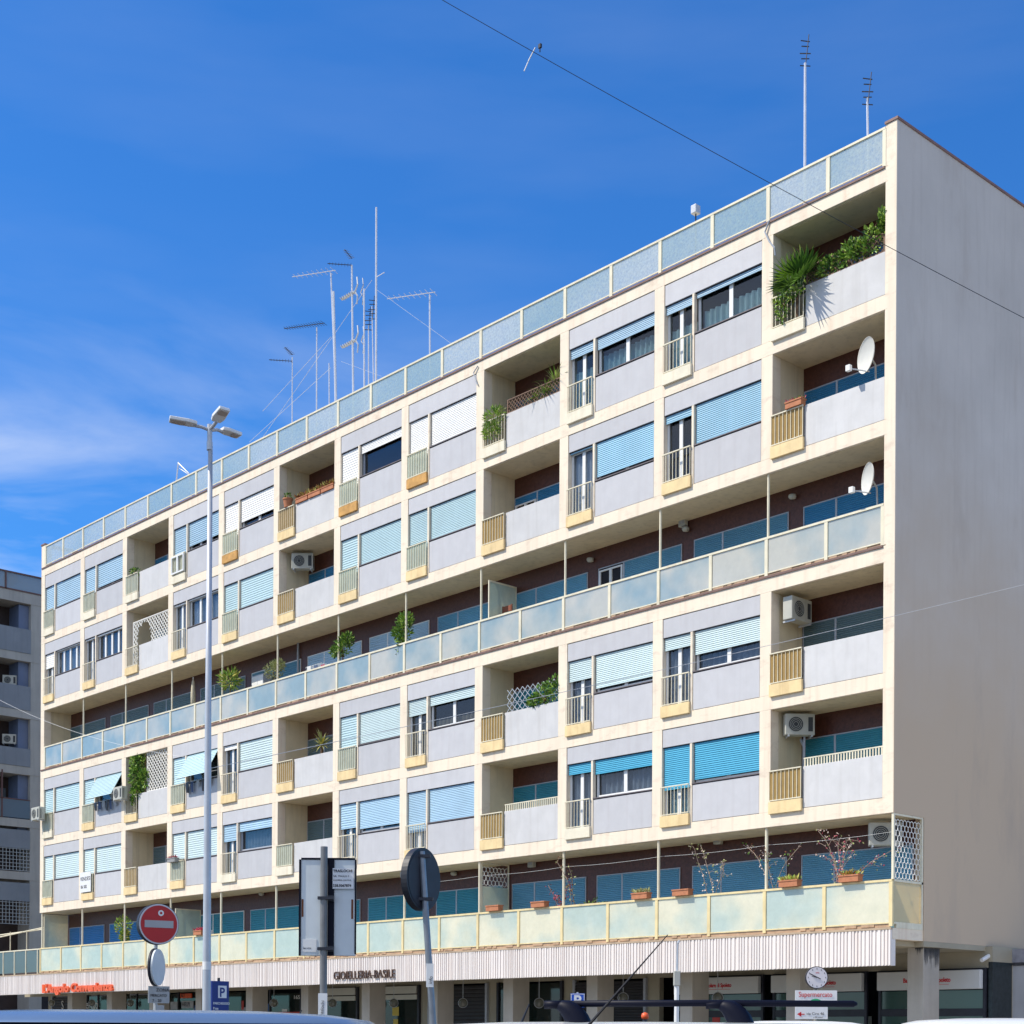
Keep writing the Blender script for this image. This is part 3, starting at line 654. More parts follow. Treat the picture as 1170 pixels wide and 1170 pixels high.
mb = MB().box(nx-.08, nx+.04, -2, 7.8, 27.0, 27.08).box(nx-.08, nx+.04, 7.72, 7.8, 26.05, 27.0).box(nx-.08, nx+.04, 5.45, 5.53, 26.05, 27.0).box(nx-.08, nx+.04, 3, 3.08, 26.05, 27.0).box(nx-.08, nx+.04, -2, 7.8, 26.05, 26.12)
mb.box(nx-.07, nx+.03, -2, 6.98, 14.4, 14.46).box(nx-.07, nx+.03, 5.3, 5.38, 13.35, 16.0); mb.build('rail', mat('brown_rail', (.14, .07, .06), .5, .2), NB)
MB().box(nx-1.5, nx-.3, 6.4, 6.99, 12, 25.4).build('side_wall', NBB, NB)
mb = MB().box(nx-1.49, nx-1.42, -2, 6.38, 23.2, 24.1).box(nx-1.49, nx-1.42, -2, 6.38, 20.0, 20.6).box(nx-1.49, nx-1.42, 1, 6.2, 13.7, 15.2); mb.build('window', NBG, NB)
mb = MB()
for a, b in ((10.45, 12.6), (7.45, 9.6)):
    yy = -2
    while yy < 7: mb.box(nx-.03, nx, yy, yy+.03, a, b); yy += .2
    zz = a
    while zz < b: mb.box(nx-.02, nx+.01, -2, 6.98, zz, zz+.03); zz += .2
mb.build('grille', mat('grille_paint', (.40, .42, .42), .5, .1), NB)
tag(MB().disc((nx-1.8, 6.6, 27.2), (.8, -.55, .15), .42, .04, 24).tube([(nx-1.8, 6.6, 26), (nx-1.8, 6.6, 27.2)], .03, 6).build('satellite_dish', mat('faded_dish', (.30, .22, .22), .6, .1)), 'faded dish peeping over the grey neighbour roof rail', 'satellite dish')
tag(MB().tube([(nx-1, 5.4, 26), (nx-1, 5.4, 28.1)], .06, 8).tube([(nx-1.2, 5.1, 26), (nx-1.2, 5.1, 28.3)], .03, 6).build('chimney_pipe', DARKM), 'dark pipe standing on the grey neighbour roof', 'roof pipe')

# ------------------------------------------------------------------ air conditioners
def ac(label, loc, rotz, group='air conditioner units on balconies', s=1.0):
    t = thing('air_conditioner', label, 'air conditioner', loc, rotz, group)
    t.scale = (s, s, s)
    MB().box(-.42, .42, -.15, .15, 0, .60).build('casing', ACW, t, bevel=.02)
    mb = MB()
    for r in (.21, .165, .12, .07): 
        mb.tube([(-.12 + r*math.cos(2*PI*i/20), -.158, .30 + r*math.sin(2*PI*i/20)) for i in range(21)], .006, 4, False)
    mb.build('fan_grille', ACW, t)
    MB().disc((-.12, -.153, .30), (0, -1, 0), .215, .003, 28).build('fan_opening', ACG, t)
    mb = MB()
    for i in range(9): mb.box(.421, .424, -.12, -.02, .07+.05*i, .095+.05*i)
    mb.box(.23, .36, -.156, -.151, .1, .5)
    mb.build('side_vent', ACG, t)
    MB().box(-.35, -.31, -.18, .20, -.05, -.002).box(.31, .35, -.18, .20, -.05, -.002).build('bracket', GALV, t)
    return t
z3, z2, z5 = LV[3][0], LV[2][0], LV[5][0]
ac('air conditioner hung high in the loggia below the two dishes, fan side hidden', (-3.37, .62, 12.22), 90)
ac('air conditioner with visible fan and white drain pipe in the corner loggia', (-3.33, .66, 9.27), 50, s=.92)
tag(MB().tube([(-3.3, .85, 9.3), (-3.3, .85, 7.3)], .03, 8).tube([(-3.45, .9, 9.22), (-3.3, .85, 9.0)], .04, 8).build('drain_pipe', GREYF), 'pale drain pipe running down below a loggia air conditioner', 'pipe')
ac('air conditioner in the loggia under the orange flower boxes', (-25.75, .65, 18.42), 45, s=.95)
ac('air conditioner hung outside the rail at the left corner of the facade', (-45.1, -.32, 11.05), 0, s=.95)
ac('air conditioner hung outside beside the climbing ivy', (-37.5, -.32, 11.15), 0, s=.9)
ac('dark-fronted air conditioner at the top of the corner balcony beside the hexagon screen', (-.75, .75, 6.2), 40, s=.95)
for zz, l in ((20.9, 'upper air conditioner on the grey neighbour balcony'), (17.6, 'lower air conditioner on the grey neighbour balcony')): ac(l, (nx-.75, 6.1, zz), 60, s=.9)

# ------------------------------------------------------------------ satellite dishes
def dish(label, c, face, rad, arm):
    c = Vector(c); d = Vector(face).normalized(); t = thing('satellite_dish', label, 'satellite dish', c, 0, 'satellite dishes in the corner loggias')
    pr = [(rad*i/8, .22*rad*(i/8)**2) for i in range(9)]
    pr += [(rad*1.02, .22*rad+.012), (rad*.98, .22*rad-.015)] + [(rad*i/8, .22*rad*(i/8)**2 - .015) for i in range(7, -1, -1)]
    o = MB().lathe((0,0,0), pr, 28, d).build('reflector', DISH, t, True)
    a = Vector(arm); MB().tube([-Vector((0,0,rad*.92)), a], .018, 6).tube([d*-.02, Vector((0, .25, -.15)), Vector((0, .3, -.9))], .025, 8).build('arm', GALV, t)
    MB().box(a.x-.07, a.x+.05, a.y-.05, a.y+.05, a.z-.06, a.z+.08).build('receiver', WHT, t)
    return t
dish('satellite dish above the corner parapet, the higher of two', (-.86, .14, 18.20), (-.45, -.88, .02), .42, (-.30, -.42, -.34))
dish('satellite dish over the terrace glass, the lower of two', (-.80, .14, 15.16), (-.55, -.83, .02), .38, (-.28, -.38, -.30))

# ------------------------------------------------------------------ wall lamps on the terraces
def lampl(label, x, z, y=DP):
    t = thing('wall_lamp', label, 'wall lamp', (x, y, z), 0, 'wall lamps on the terrace back walls')
    MB().box(-.05, .05, -.04, 0, -.03, .05).build('base', GREYF, t)
    MB().lathe((0, -.10, -.06), [(.01, 0), (.08, .02), (.11, .07), (.10, .12), (.03, .14)], 14).build('lamp_shade', ACW, t, True)
for px, py, l in ((908, 569, 'round lamp on the brown wall left of the lower dish'), (786, 606, 'round lamp below the small box speaker'), (677, 641, 'round lamp above the straw hat shape'),
                  (301, 1022, 'round lamp under the lavender panels behind the street lamp post'), (521, 999, 'round lamp right of the tilted sign'), (222, 1043, 'round lamp above the pale divider')):
    p = atY(px, py, DP); lampl(l, p.x, p.z)
def boxlamp(label, px, py):
    p = atY(px, py, DP); t = thing('floodlight', label, 'floodlight', (p.x, p.y, p.z), 0, 'small floodlights on the back walls')
    MB().box(-.13, .13, -.16, -.02, -.17, .15).build('housing', ACW, t, bevel=.02); MB().box(-.09, .09, -.168, -.161, -.1, .1).build('lens', CURG, t)
boxlamp('small floodlight on the brown wall above the round lamp', 783, 596)
boxlamp('small floodlight above the first-floor blue shutters, middle', 610, 985); boxlamp('small floodlight above the first-floor blue shutters, right of it', 823, 958)

# ------------------------------------------------------------------ plants
def sprig(mb, c, rad, n_, l, w, mats=3, dirs=None):
    for i in range(n_):
        while True:
            v = Vector((rnd(-1,1), rnd(-1,1), rnd(-1,1)))
            if v.length <= 1: break
        p = Vector(c) + Vector((v.x*rad[0], v.y*rad[1], v.z*rad[2])); d = (v + Vector((rnd(-.6,.6), rnd(-.6,.6), rnd(-.2,.8)))).normalized()
        mb.k = random.choices(range(mats), [3, 4, 3][:mats])[0]; mb.leaf(p, d, l*rnd(.6, 1.3), w*rnd(.7, 1.2))
def bush(name, label, cat, loc, clumps, n_, l, w, mats=GREENS, stems=3, pot=None, group=None, stem_to=None):
    t = thing(name, label, cat, loc, 0, group); mb = MB()
    for (c, rad) in clumps: sprig(mb, c, rad, int(n_), l, w, len(mats))
    mb.build('foliage', mats, t)
    mb = MB()
    for i in range(stems):
        c, rad = clumps[i % len(clumps)]; mb.tube([(rnd(-.04,.04), rnd(-.03,.03), stem_to or -.35), (c[0]*.5+rnd(-.06,.06), c[1]*.5, c[2]*.4), (c[0]+rnd(-.1,.1), c[1], c[2]+rad[2]*.5)], [.014, .01, .005], 5)
    mb.build('stem', WOOD, t)
    if pot: MB().lathe((0, 0, pot), [(.001, 0), (.13, 0), (.17, .26), (.19, .27), (.19, .32), (.15, .32), (.15, .25), (.001, .25)], 16).build('pot', TERRA, t)
    return t
def at(px, py, Y=.25): return atY(px, py, Y)
G4 = 'potted shrubs on the long middle terrace'
bush('shrub', 'loose green shrub over the terrace glass, left of the tallest one', 'plant', at(391, 740), [((0,0,.02), (.42,.25,.28)), ((.25,0,.25), (.30,.2,.18)), ((-.3,0,-.1), (.25,.2,.18))], 230, .13, .06, GREENS, 4, -1.35, G4, -1.1)
bush('shrub', 'tallest green shrub on the middle terrace, trailing over the glass', 'plant', at(461, 722), [((0,0,.05), (.35,.25,.45)), ((.1,0,.35), (.30,.2,.25)), ((.05,-.1,-.45), (.22,.12,.35)), ((-.25,0,0), (.2,.2,.2))], 240, .13, .06, GREENS, 5, -1.45, G4, -1.2)
bush('shrub', 'yellow-green broad-leaved plant on the terrace right of the lamp post', 'plant', at(263, 777), [((0,0,0), (.42,.25,.30))], 260, .28, .06, [GREENS[2], GREENS[1], YEL], 3, -1.25, G4, -1)
bush('shrub', 'grey-green feathery shrub on the terrace', 'plant', at(313, 766), [((0,0,0), (.50,.28,.32)), ((.25,0,.15), (.35,.2,.2))], 420, .10, .035, OLIVE, 5, -1.2, G4, -1)
bush('shrub', 'airy light-green shrub above the blue shutters beside the no-entry sign', 'plant', at(141, 1060), [((0,0,.1), (.55,.25,.40)), ((.1,0,-.35), (.25,.15,.3))], 300, .13, .06, [GREENS[2], GREENS[1], YEL], 5, -1.6, None, -1.4)
# palms and spiky plants
def blades(mb, c, nfr, l, w, droop=.5, up0=.2, fan=False, mats=3):
    for i in range(nfr):
        a = rnd(0, 2*PI); e = rnd(up0, 1.3); d = Vector((math.cos(a)*math.cos(e), math.sin(a)*math.cos(e)*.7, math.sin(e)))
        L_ = l*rnd(.7, 1.1); c0 = Vector(c)
        if fan:
            mb.k = 0; mb.tube([c0, c0 + d*L_*.55], .007, 4, False); ctr = c0 + d*L_*.55; s_ = d.orthogonal().normalized(); mb.k = random.randrange(mats)
            for j in range(11):
                th = (j-5)*.21; dd = (d*math.cos(th) + s_*math.sin(th)); dd.z -= .25; mb.leaf(ctr, dd, L_*.6, w, UP)
        else:
            mb.k = random.randrange(mats); p0 = c0; pts = []
            for s_ in range(5):
                q = s_/4; pts.append(c0 + d*L_*q - UP*droop*L_*q*q)
            sd_ = d.cross(UP).normalized(); vs = []
            for s_, p in enumerate(pts): ww = w*(1-s_/4)*.5 + .001; vs += [p - sd_*ww, p + sd_*ww]
            mb.add(vs, [(2*i_, 2*i_+1, 2*i_+3, 2*i_+2) for i_ in range(4)])
p = at(908, 312, .10); t = thing('palm', 'fan palm spilling over the railing of the top corner loggia', 'plant', p)
mb = MB(); blades(mb, (.1, 0, -.55), 34, 1.0, .085, fan=True); mb.build('frond', GREENS, t)
MB().tube([(.1, 0, -1.5), (.1, 0, -.5)], [.07, .05], 8).build('trunk', WOOD, t)
bush('ivy', 'trailing ivy hanging down the railing under the fan palm', 'plant', at(897, 349, -.12), [((-.1,0,0), (.16,.06,.40)), ((.25,0,.25), (.3,.08,.16))], 130, .10, .06, GREENS, 3, None, None, .3)
p = at(368, 847, .4); t = thing('yucca', 'pale spiky yucca standing in the third-floor loggia', 'plant', p)
mb = MB(); blades(mb, (0, 0, -.15), 60, .85, .07, .25, -.2); mb.build('foliage', [OLIVE[1], YEL, OLIVE[0]], t); MB().tube([(0,0,-1), (0,0,-.1)], .05, 8).build('trunk', WOOD, t)
# lattices
def lattice(name, label, x0, x1, z0, z1, y, m, s=.12, w=.012, hole=None, group=None, slant=0):
    mb = MB()
    def clip(p, q):
        dx, dz = q[0]-p[0], q[1]-p[1]; t0, t1 = 0, 1
        for a, b in ((-dx, p[0]-x0), (dx, x1-p[0]), (-dz, p[1]-z0), (dz, z1-p[1])):
            if a == 0:
                if b < 0: return
            else:
                r = b/a
                if a < 0: t0 = max(t0, r)
                else: t1 = min(t1, r)
        if t0 >= t1: return
        steps = 14 if hole else 1
        for i in range(steps):
            a = t0 + (t1-t0)*i/steps; b = t0 + (t1-t0)*(i+1)/steps
            A_ = (p[0]+dx*a, p[1]+dz*a); B_ = (p[0]+dx*b, p[1]+dz*b); M_ = ((A_[0]+B_[0])/2, (A_[1]+B_[1])/2)
            if hole and abs(M_[0]-hole[0]) < hole[2] and (M_[1] < hole[1] or (M_[0]-hole[0])**2 + (M_[1]-hole[1])**2 < hole[2]**2): continue
            mb.tube([(A_[0], y, A_[1]), (B_[0], y, B_[1])], w, 4, False)
    H = z1-z0; c = x0 - H
    while c < x1 + H:
        clip((c, z0), (c+H, z1)); clip((c+H, z0), (c, z1)); c += s
    if not slant: mb.box(x0-.02, x0+.02, y-.02, y+.02, z0, z1).box(x1-.02, x1+.02, y-.02, y+.02, z0, z1).box(x0+.02, x1-.02, y-.02, y+.02, z1-.03, z1).box(x0+.02, x1-.02, y-.02, y+.02, z0, z0+.03)
    o = mb.build(name, m); return tag(o, label, 'trellis', group)
z6 = LV[6][0]
lattice('trellis', 'brown trellis along the top corner loggia parapet', bl(1)+1.05, br(1)-.05, z6+1.07, z6+1.55, .06, LATB, .11, .009)
lattice('trellis', 'dark trellis on the parapet of the top loggia with two plants', bl(4)+1.05, br(4)-.05, z6+1.07, z6+1.50, .06, LATB, .14, .012)
t_ = lattice('trellis', 'dark trellis standing inside the top loggia, behind the leafy bush', bl(4)+.06, bl(4)+1.4, z6+.9, z6+2.0, .95, LATB, .14, .012)
lattice('trellis', 'white trellis screen with an arched opening', bl(10)+.35, br(10)-.02, z5+.25, z5+2.15, .14, LATW, .21, .021, (bl(10)+1.25, z5+1.45, .55))
lattice('trellis', 'white trellis beside the climbing ivy', bl(10)+1.6, br(10)-.02, z3+1.08, z3+2.68, .12, LATW, .21, .021)
lattice('trellis', 'pale expanding trellis with pointed tips on the parapet', bl(4)+1.05, br(4)-.04, z3+1.08, z3+1.78, .10, GALV, .23, .012, slant=1)
GI = 'creepers grown along parapets'
bush('creeper', 'leafy creeper grown along the top corner loggia trellis', 'plant', (-1.5, .08, z6+1.4), [((-.6,0,-.08), (.25,.1,.25)), ((.1,0,.05), (.35,.1,.30)), ((.75,0,.10), (.30,.1,.38)), ((1.05,0,.45), (.08,.08,.32)), ((.4,0,.0), (.35,.1,.24)), ((-.25,0,-.05), (.3,.1,.24))], 190, .12, .085, GREENS[1:]+[GREENS[0]], 6)
bush('creeper', 'green creeper on the pointed expanding trellis', 'plant', (bl(4)+2.75, .06, z3+1.45), [((0,0,-.05), (.38,.1,.30)), ((.4,0,.05), (.3,.1,.35)), ((-.4,0,-.2), (.3,.1,.15))], 170, .11, .08, GREENS, 6)
bush('ivy', 'dense ivy climbing the pillar side next to a white trellis', 'plant', (bl(10)+.85, .06, z3+1.85), [((0,0,.55), (.60,.12,.28)), ((-.1,0,.0), (.5,.12,.45)), ((0,0,-.65), (.45,.12,.35)), ((.5,0,-.2), (.35,.1,.4)), ((-.15,0,-1.0), (.2,.1,.25))], 260, .13, .10, GREENS, 6, None, None, -1.4)
bush('shrub', 'leafy bush over the railing of the top loggia with dark trellises', 'plant', (bl(4)+.5, -.02, z6+1.05), [((0,0,.05), (.45,.12,.30)), ((-.05,-.05,-.35), (.38,.08,.22))], 260, .16, .05, [OLIVE[1], GREENS[2], GREENS[1]], 5)
p = (br(4)-.75, .2, z6+1.2); t = thing('spider_plant', 'arching grassy plant behind the dark parapet trellis', 'plant', p)
mb = MB(); blades(mb, (0,-.05,0), 60, .85, .05, .45, .2); blades(mb, (.4,-.05,.2), 45, 1.0, .05, .35, .4); blades(mb, (-.5,-.05,0), 40, .65, .05, .5, .1); mb.build('foliage', [OLIVE[1], GREENS[2], GREENS[1]], t)
bush('potted_plant', 'small green plant by the railing of the top left loggia', 'plant', (bl(10)+.5, .1, z6+1.12), [((0,0,.05), (.3,.15,.16))], 120, .12, .05, GREENS, 3)
bush('potted_plant', 'dark pot plant on the railing beside the orange flower boxes', 'plant', (bl(7)+.55, .0, z6+1.35), [((0,0,.1), (.14,.12,.12))], 60, .1, .05, GREENS, 2, -.28)
bush('potted_plant', 'green plant inside the loggia of the orange flower boxes', 'plant', (bl(7)+1.2, .3, z6+1.25), [((0,0,0), (.3,.2,.22))], 120, .13, .05, GREENS, 3)
mb = MB()
GF = 'flower boxes along the parapets and balcony rails'
def fbox(label, loc, w=.62, leaves=None, l=.14, nlv=70, m=TERRA, h=.17, d=.2, up=.10):
    t = thing('flower_box', label, 'flower box', loc, 0, GF)
    MB().box(-w/2, w/2, -d/2, d/2, 0, h).box(-w/2-.015, w/2+.015, -d/2-.015, d/2+.015, h-.035, h+.001).build('box', m, t)
    if leaves:
        mb = MB(); 
        for i in range(nlv): mb.k = random.randrange(len(leaves)); mb.leaf((rnd(-w/2, w/2), rnd(-d/3, d/3), h), (rnd(-.7,.7), rnd(-.7,.4), rnd(.3, 1)), l*rnd(.6,1.3), l*.3)
        mb.build('foliage', leaves, t)
    return t
for i, s_ in enumerate(('left', 'middle', 'right')):
    fbox('orange-leaved flower box on the top loggia parapet, %s of three' % s_, (bl(7)+1.45+.78*i, .06, z6+1.065), .72, [ORNG, RUST, YEL], .2, 90)
fbox('pink flower box on the parapet railing left of the higher dish', (bl(1)+.75, -.02, z5+1.07), .5, [PINK, GREENS[1]], .1, 50)
for px, py, l, lv_ in ((565, 1043, 'terracotta flower box below the first-floor hexagon divider', None), (617, 1040, 'terracotta flower box left of the red bougainvillea', None), (733, 1030, 'terracotta flower box with a dry twig, middle of the first-floor rail', [OLIVE[1]]),
                       (780, 1026, 'terracotta flower box under the bare curved branch', None), (903, 1014, 'flower box with yellow-green succulents on the first-floor rail', [YEL, GREENS[2]]),
                       (972, 1007, 'flower box with orange and yellow leaves nearest the corner', [YEL, ORNG, GREENS[2]]), (228, 1071, 'small red flower box right behind the street lamp post', [PINK])):
    p = atY(px, py, -.02); fbox(l, (p.x, -.03, 5.285), .58, lv_, .15, 60)
fbox('red flower box on the railing low beside the street lamp post', (bl(9)+.35, -.14, z2+1.0), .6, [PINK, RUST], .12, 60, mat('grey_pot', (.3, .3, .3)))
# wiry bougainvillea on the first floor
def wiry(label, px, py, h, n_, fm, name='bougainvillea', spread=.7, lean=0):
    p = atY(px, py, .15); t = thing(name, label, 'plant', (p.x, .15, 5.28), 0, 'wiry climbers on the first-floor balcony')
    mb = MB(); tw = []
    for i in range(n_):
        q = Vector((rnd(-.08, .08), 0, -.3)); pts = [q]; d = Vector((rnd(-.35, .35)*spread + lean, rnd(-.15, .1), 1)).normalized(); st = h*rnd(.6, 1.15)/7
        for s_ in range(8):
            d = (d + Vector((rnd(-.3,.3), rnd(-.12,.12), rnd(-.18,.1)))).normalized(); q = q + d*st; pts.append(q); tw.append(q)
            if random.random() < .55 and s_ > 2:
                e = q + Vector((rnd(-.5,.5), rnd(-.1,.1), rnd(-.1,.35)))*spread; mb.tube([q, (q+e)/2 + Vector((0,0,.05)), e], .005, 4, False); tw.append(e)
        mb.tube(pts, [.014]+[.009]*8, 5, False)
    mb.build('stem', mat('twig', (.38, .28, .22), .8, .2, 8), t)
    mb = MB()
    for q in tw:
        for _ in range(5): mb.k = random.randrange(len(fm)); mb.leaf(q + Vector((rnd(-.08,.08), rnd(-.05,.05), rnd(-.06,.06))), (rnd(-1,1), rnd(-1,1), rnd(-1,1)), .06, .045)
    mb.build('blossoms', fm, t)
WF = mat('pale_flower', (.75, .62, .55), .6, .2, 9)
wiry('red-flowering climber rising above the first-floor rail', 640, 1036, .95, 3, [PINK, PINK, RUST], spread=.35)
wiry('bare wiry climber crossing a terrace post on the first floor', 655, 1036, 1.5, 2, [RUST, OLIVE[1]], spread=.3, lean=.15)
wiry('thin curved branch plant on the first-floor balcony', 812, 1020, 1.6, 3, [WF, OLIVE[1]], spread=.5)
wiry('pale-flowered climber beside the second terrace post from the corner', 885, 1012, 1.55, 3, [WF, RUST, GREENS[1]], spread=.45)
wiry('widest wiry climber, pink at its base, nearest the corner', 962, 1004, 1.5, 6, [WF, OLIVE[1], PINK], spread=1.1)
bush('potted_plant', 'low green plant behind the first-floor glass, left of the rail boxes', 'plant', atY(676, 1034, .35), [((-.5,0,-.15), (.3,.15,.15)), ((0,0,-.05), (.35,.2,.22)), ((.5,0,-.1), (.3,.15,.14))], 60, .1, .04, GREENS, 3, -.95, None, -.7)
p = atY(662, 1052, .3)
for i, (px, l) in enumerate(((925, 'left clay pot behind the corner terrace glass'), (965, 'right clay pot behind the corner terrace glass'))):
    p = atY(px, 640, .35); bush('potted_plant', l, 'plant', (p.x, .35, 14.05), [((0,0,0), (.32,.2,.18))], 110, .10, .05, GREENS, 3, -.6, 'clay pots behind the corner terrace glass', -.3)

# ------------------------------------------------------------------ odds and ends on the facade
p = atY(806, 1000, 0)
t = thing('clothes_line', 'thin washing line strung under the first-floor ceiling', 'washing line')
mb = MB()
for k in range(0, 5):
    a = bl(k) - .18 if k else -.1; b = bl(k+1) - .18; mb.tube([(a, .2, 6.45), (a*.75+b*.25, .2, 6.42), ((a+b)/2, .2, 6.41), (a*.25+b*.75, .2, 6.42), (b, .2, 6.45)], .004, 4, False)
mb.build('cord', CURW, t)
tag(MB().box(bl12+3.77, bl12+4.75, -.115, -.10, z2+.28, z2+1.15).build('banner', SIGNW), 'white paper banner tied over a railing in the lowest panel row', 'banner')
bn = bpy.data.objects['banner']
text('lettering', 'VENDESI', .24, INK, bn, (bl12+3.8, -.117, z2+.78)); text('lettering', '06 582', .2, INK, bn, (bl12+3.85, -.117, z2+.45))
for k, n_ in ((9, 5), (11, 6)):
    t = thing('laundry', 'dark laundry hanging under the pushed-out shutter %s' % ('behind the street lamp post' if k == 9 else 'left of the ivy'), 'laundry', (LB(k)+1.1, -.1, z3+1.05))
    mb = MB().tube([(0, 0, 0), (2.2, 0, 0)], .008, 4)
    mb.build('cord', GREYF, t); mb = MB()
    for i in range(n_):
        x = .1 + 2.0*i/n_; w = rnd(.18, .32); h = rnd(.2, .5); mb.k = i % 3
        mb.add([(x, 0, 0), (x+w, 0, 0), (x+w-.02, .02, -h), (x+w*.5, -.02, -h*.95), (x+.02, .02, -h)], [(4,3,2,1,0)])
    mb.build('cloth', [INK, mat('blue_cloth', (.08, .12, .22), .9), CURG], t)
t = thing('cable', 'slack grey cable looping down the pillar beside the fan palm', 'cable')
MB().tube([atY(879, 252, -.03), atY(874, 265, -.05), atY(879, 276, -.05), atY(885, 283, -.04), atY(886, 292, .0)], .022, 6).build('cord', GREYF, t)
t = thing('cable', 'slack cable at the pillar left of the loggia with two dark trellises', 'cable')
MB().tube([atY(546, 418, -.03), atY(541, 426, -.05), atY(544, 436, -.05), atY(546, 440, -.03)], .02, 6).build('cord', GREYF, t)
# table and chairs on the middle terrace
p = atY(572, 690, .5)
t = thing('terrace_chair', 'brown wooden folding chair behind the glass divider on the middle terrace', 'chair', (p.x+.15, .45, 13.4))
m_ = mat('red_brown_wood', (.28, .09, .05), .5, .2, 8)
mb = MB()
for a in (-.2, .2):
    for b in (-.2, .2): mb.box(a-.02, a+.02, b-.02, b+.02, 0, .45 if b < 0 else 1.5)
mb.build('leg', m_, t); MB().box(-.24, .24, -.24, .24, .45, .49).build('seat', m_, t); MB().box(-.2, .2, .18, .2, 1.0, 1.1).box(-.2, .2, .18, .2, 1.3, 1.48).build('backrest', m_, t)
p = atY(666, 658, .5)
t = thing('hat', 'straw hat perched behind the middle terrace glass', 'hat', (atY(668, 660, .3).x, .3, 14.3)); MB().lathe((0,0,0), [(.001, .18), (.08, .18), (.12, .02), (.22, 0), (.23, .01), (.001, .012)], 16).build('brim', mat('straw', (.55, .36, .16), .8, .2), t)
MB().tube([(0,0,-.9), (0,0,.05)], .02, 6).build('stand', WOOD, t)

t = thing('drying_rack', 'white drying rack with cloths behind the middle terrace glass', 'drying rack', (-24.6, .6, 13.4))
mb = MB()
for i in range(6): mb.tube([(-.5, -.25+.1*i, 1.28), (.5, -.25+.1*i, 1.28)], .008, 5)
for sx_ in (-.5, .5): mb.tube([(sx_, -.3, 0), (sx_, .25, 1.28)], .012, 5).tube([(sx_, .3, 0), (sx_, -.25, 1.28)], .012, 5)
mb.build('rack', WHT, t); mb = MB()
for i, c_ in enumerate((0, 1, 2)): mb.k = i; mb.box(-.4+.28*i, -.18+.28*i, -.26+.1*i, -.25+.1*i, .75, 1.29)
mb.build('cloth', [CURW, mat('blue_cloth', (.08, .12, .22), .9), PINK], t)
t = thing('parasol', 'folded cream parasol standing on the middle terrace', 'parasol', (-33.2, .55, 13.4))
MB().tube([(0,0,0), (0,0,2.3)], .02, 8).build('pole', WHT, t); MB().lathe((0,0,1.1), [(.02, 0), (.09, .1), (.10, .5), (.06, 1.0), (.01, 1.15)], 10).build('canopy', mat('cream_cloth', (.62, .55, .40), .9, .2, 9), t, True)
t = thing('cupboard', 'grey metal cupboard against the brown wall of the middle terrace', 'cupboard', (-29.0, 1.05, 13.4))
MB().box(-.4, .4, -.2, .2, 0, 1.75).build('carcass', GREYF, t, bevel=.01); MB().box(-.38, -.01, -.215, -.203, .05, 1.7).box(.01, .38, -.215, -.203, .05, 1.7).build('door', WHT, t)
t = thing('downpipe', 'thin grey downpipe on the brown wall right of the cupboard', 'pipe', (-26.9, 1.25, 13.4)); MB().tube([(0,0,0), (0,0,2.65)], .04, 8).build('pipe_run', GREYF, t)

# ------------------------------------------------------------------ roof masts
YM = 2.6
def yagi(mb, p, d, l, n_, w):
    p = Vector(p); d = Vector(d).normalized(); s_ = d.cross(UP).normalized(); mb.tube([p, p + d*l], .015, 5)
    for i in range(n_):
        q = p + d*l*(i+.3)/n_; ww = w*(1 - .35*i/n_); mb.tube([q - s_*ww, q + s_*ww], .008, 4)
GM = 'television masts on the roof'
def mast(label, px0, py0, px1, py1, r=.03, heads=(), bend=None):
    a = atY(px0, py0, YM); b = atY(px1, py1, YM); t = thing('antenna_mast', label, 'antenna mast', (b.x, YM, 22.55), 0, GM)
    a = a - Vector((b.x, YM, 22.55)); MB().tube([(0, 0, 0), (a.x, 0, a.z)], [r*1.25, r], 6).build('pole', MAST, t)
    for (frac, kind) in heads:
        q = Vector((a.x*frac, 0, a.z*frac)); mb = MB()
        if kind == 'yl': yagi(mb, q + Vector((.3, 0, 0)), (-1, -.45, .06), 1.9, 9, .28)
        if kind == 'yl2': yagi(mb, q + Vector((.5, 0, 0)), (-1, -.35, .1), 1.9, 16, .22)
        if kind == 'yy':
            yagi(mb, q, (-.7, -1, .0), .9, 8, .15); yagi(mb, q + Vector((0, 0, .25)), (.5, -1, .1), .6, 6, .12)
        if kind == 'pan':
            for sg in (-1, 1):
                mb.tube([q + Vector((.18, 0, 0)), q + Vector((.34, 0, .22*sg)), q + Vector((.30, 0, .5*sg))], .03, 5)
                mb.tube([q + Vector((.26, .2, 0)), q + Vector((.42, .2, .22*sg)), q + Vector((.38, .2, .5*sg))], .02, 5)
            mb.tube([q + Vector((-.65, 0, 0)), q + Vector((.2, 0, 0))], .05, 6)
            for i in range(6): mb.tube([q + Vector((-.6+.13*i, -.12, 0)), q + Vector((-.6+.13*i, .12, 0))], .02, 4)
        if kind == 'arm': mb.tube([q, q + Vector((.5, 0, 0))], .015, 5)
        if kind == 'lad':
            mb.tube([q, q + Vector((.12, 0, .9))], .012, 4)
            for i in range(5): ww = (.10, .06, .11, .05, .08)[i]; mb.tube([q + Vector((-ww, -.1, .10+.17*i)), q + Vector((ww, .1, .10+.17*i + (.03 if i % 2 else -.02)))], .015, 4)
        mb.build('aerial', GALV if kind in ('pan',) else DARKM if kind in ('lad', 'yl2', 'yy') else MAST, t)
    return t
mast('tallest slim mast with one short side arm', 430, 237, 430, 430, .035, [(.72, 'arm')])
mast('mast leaning slightly, with a sparse aerial pointing left at its top', 378, 312, 388, 455, .03, [(1.0, 'yl')])
mast('thick short mast right beside the leaning one', 381, 333, 386, 455, .045)
mast('mast carrying two pale curved reflector aerials, one above the other', 402, 303, 405, 445, .035, [(.86, 'pan'), (.62, 'pan'), (1.0, 'yy')])
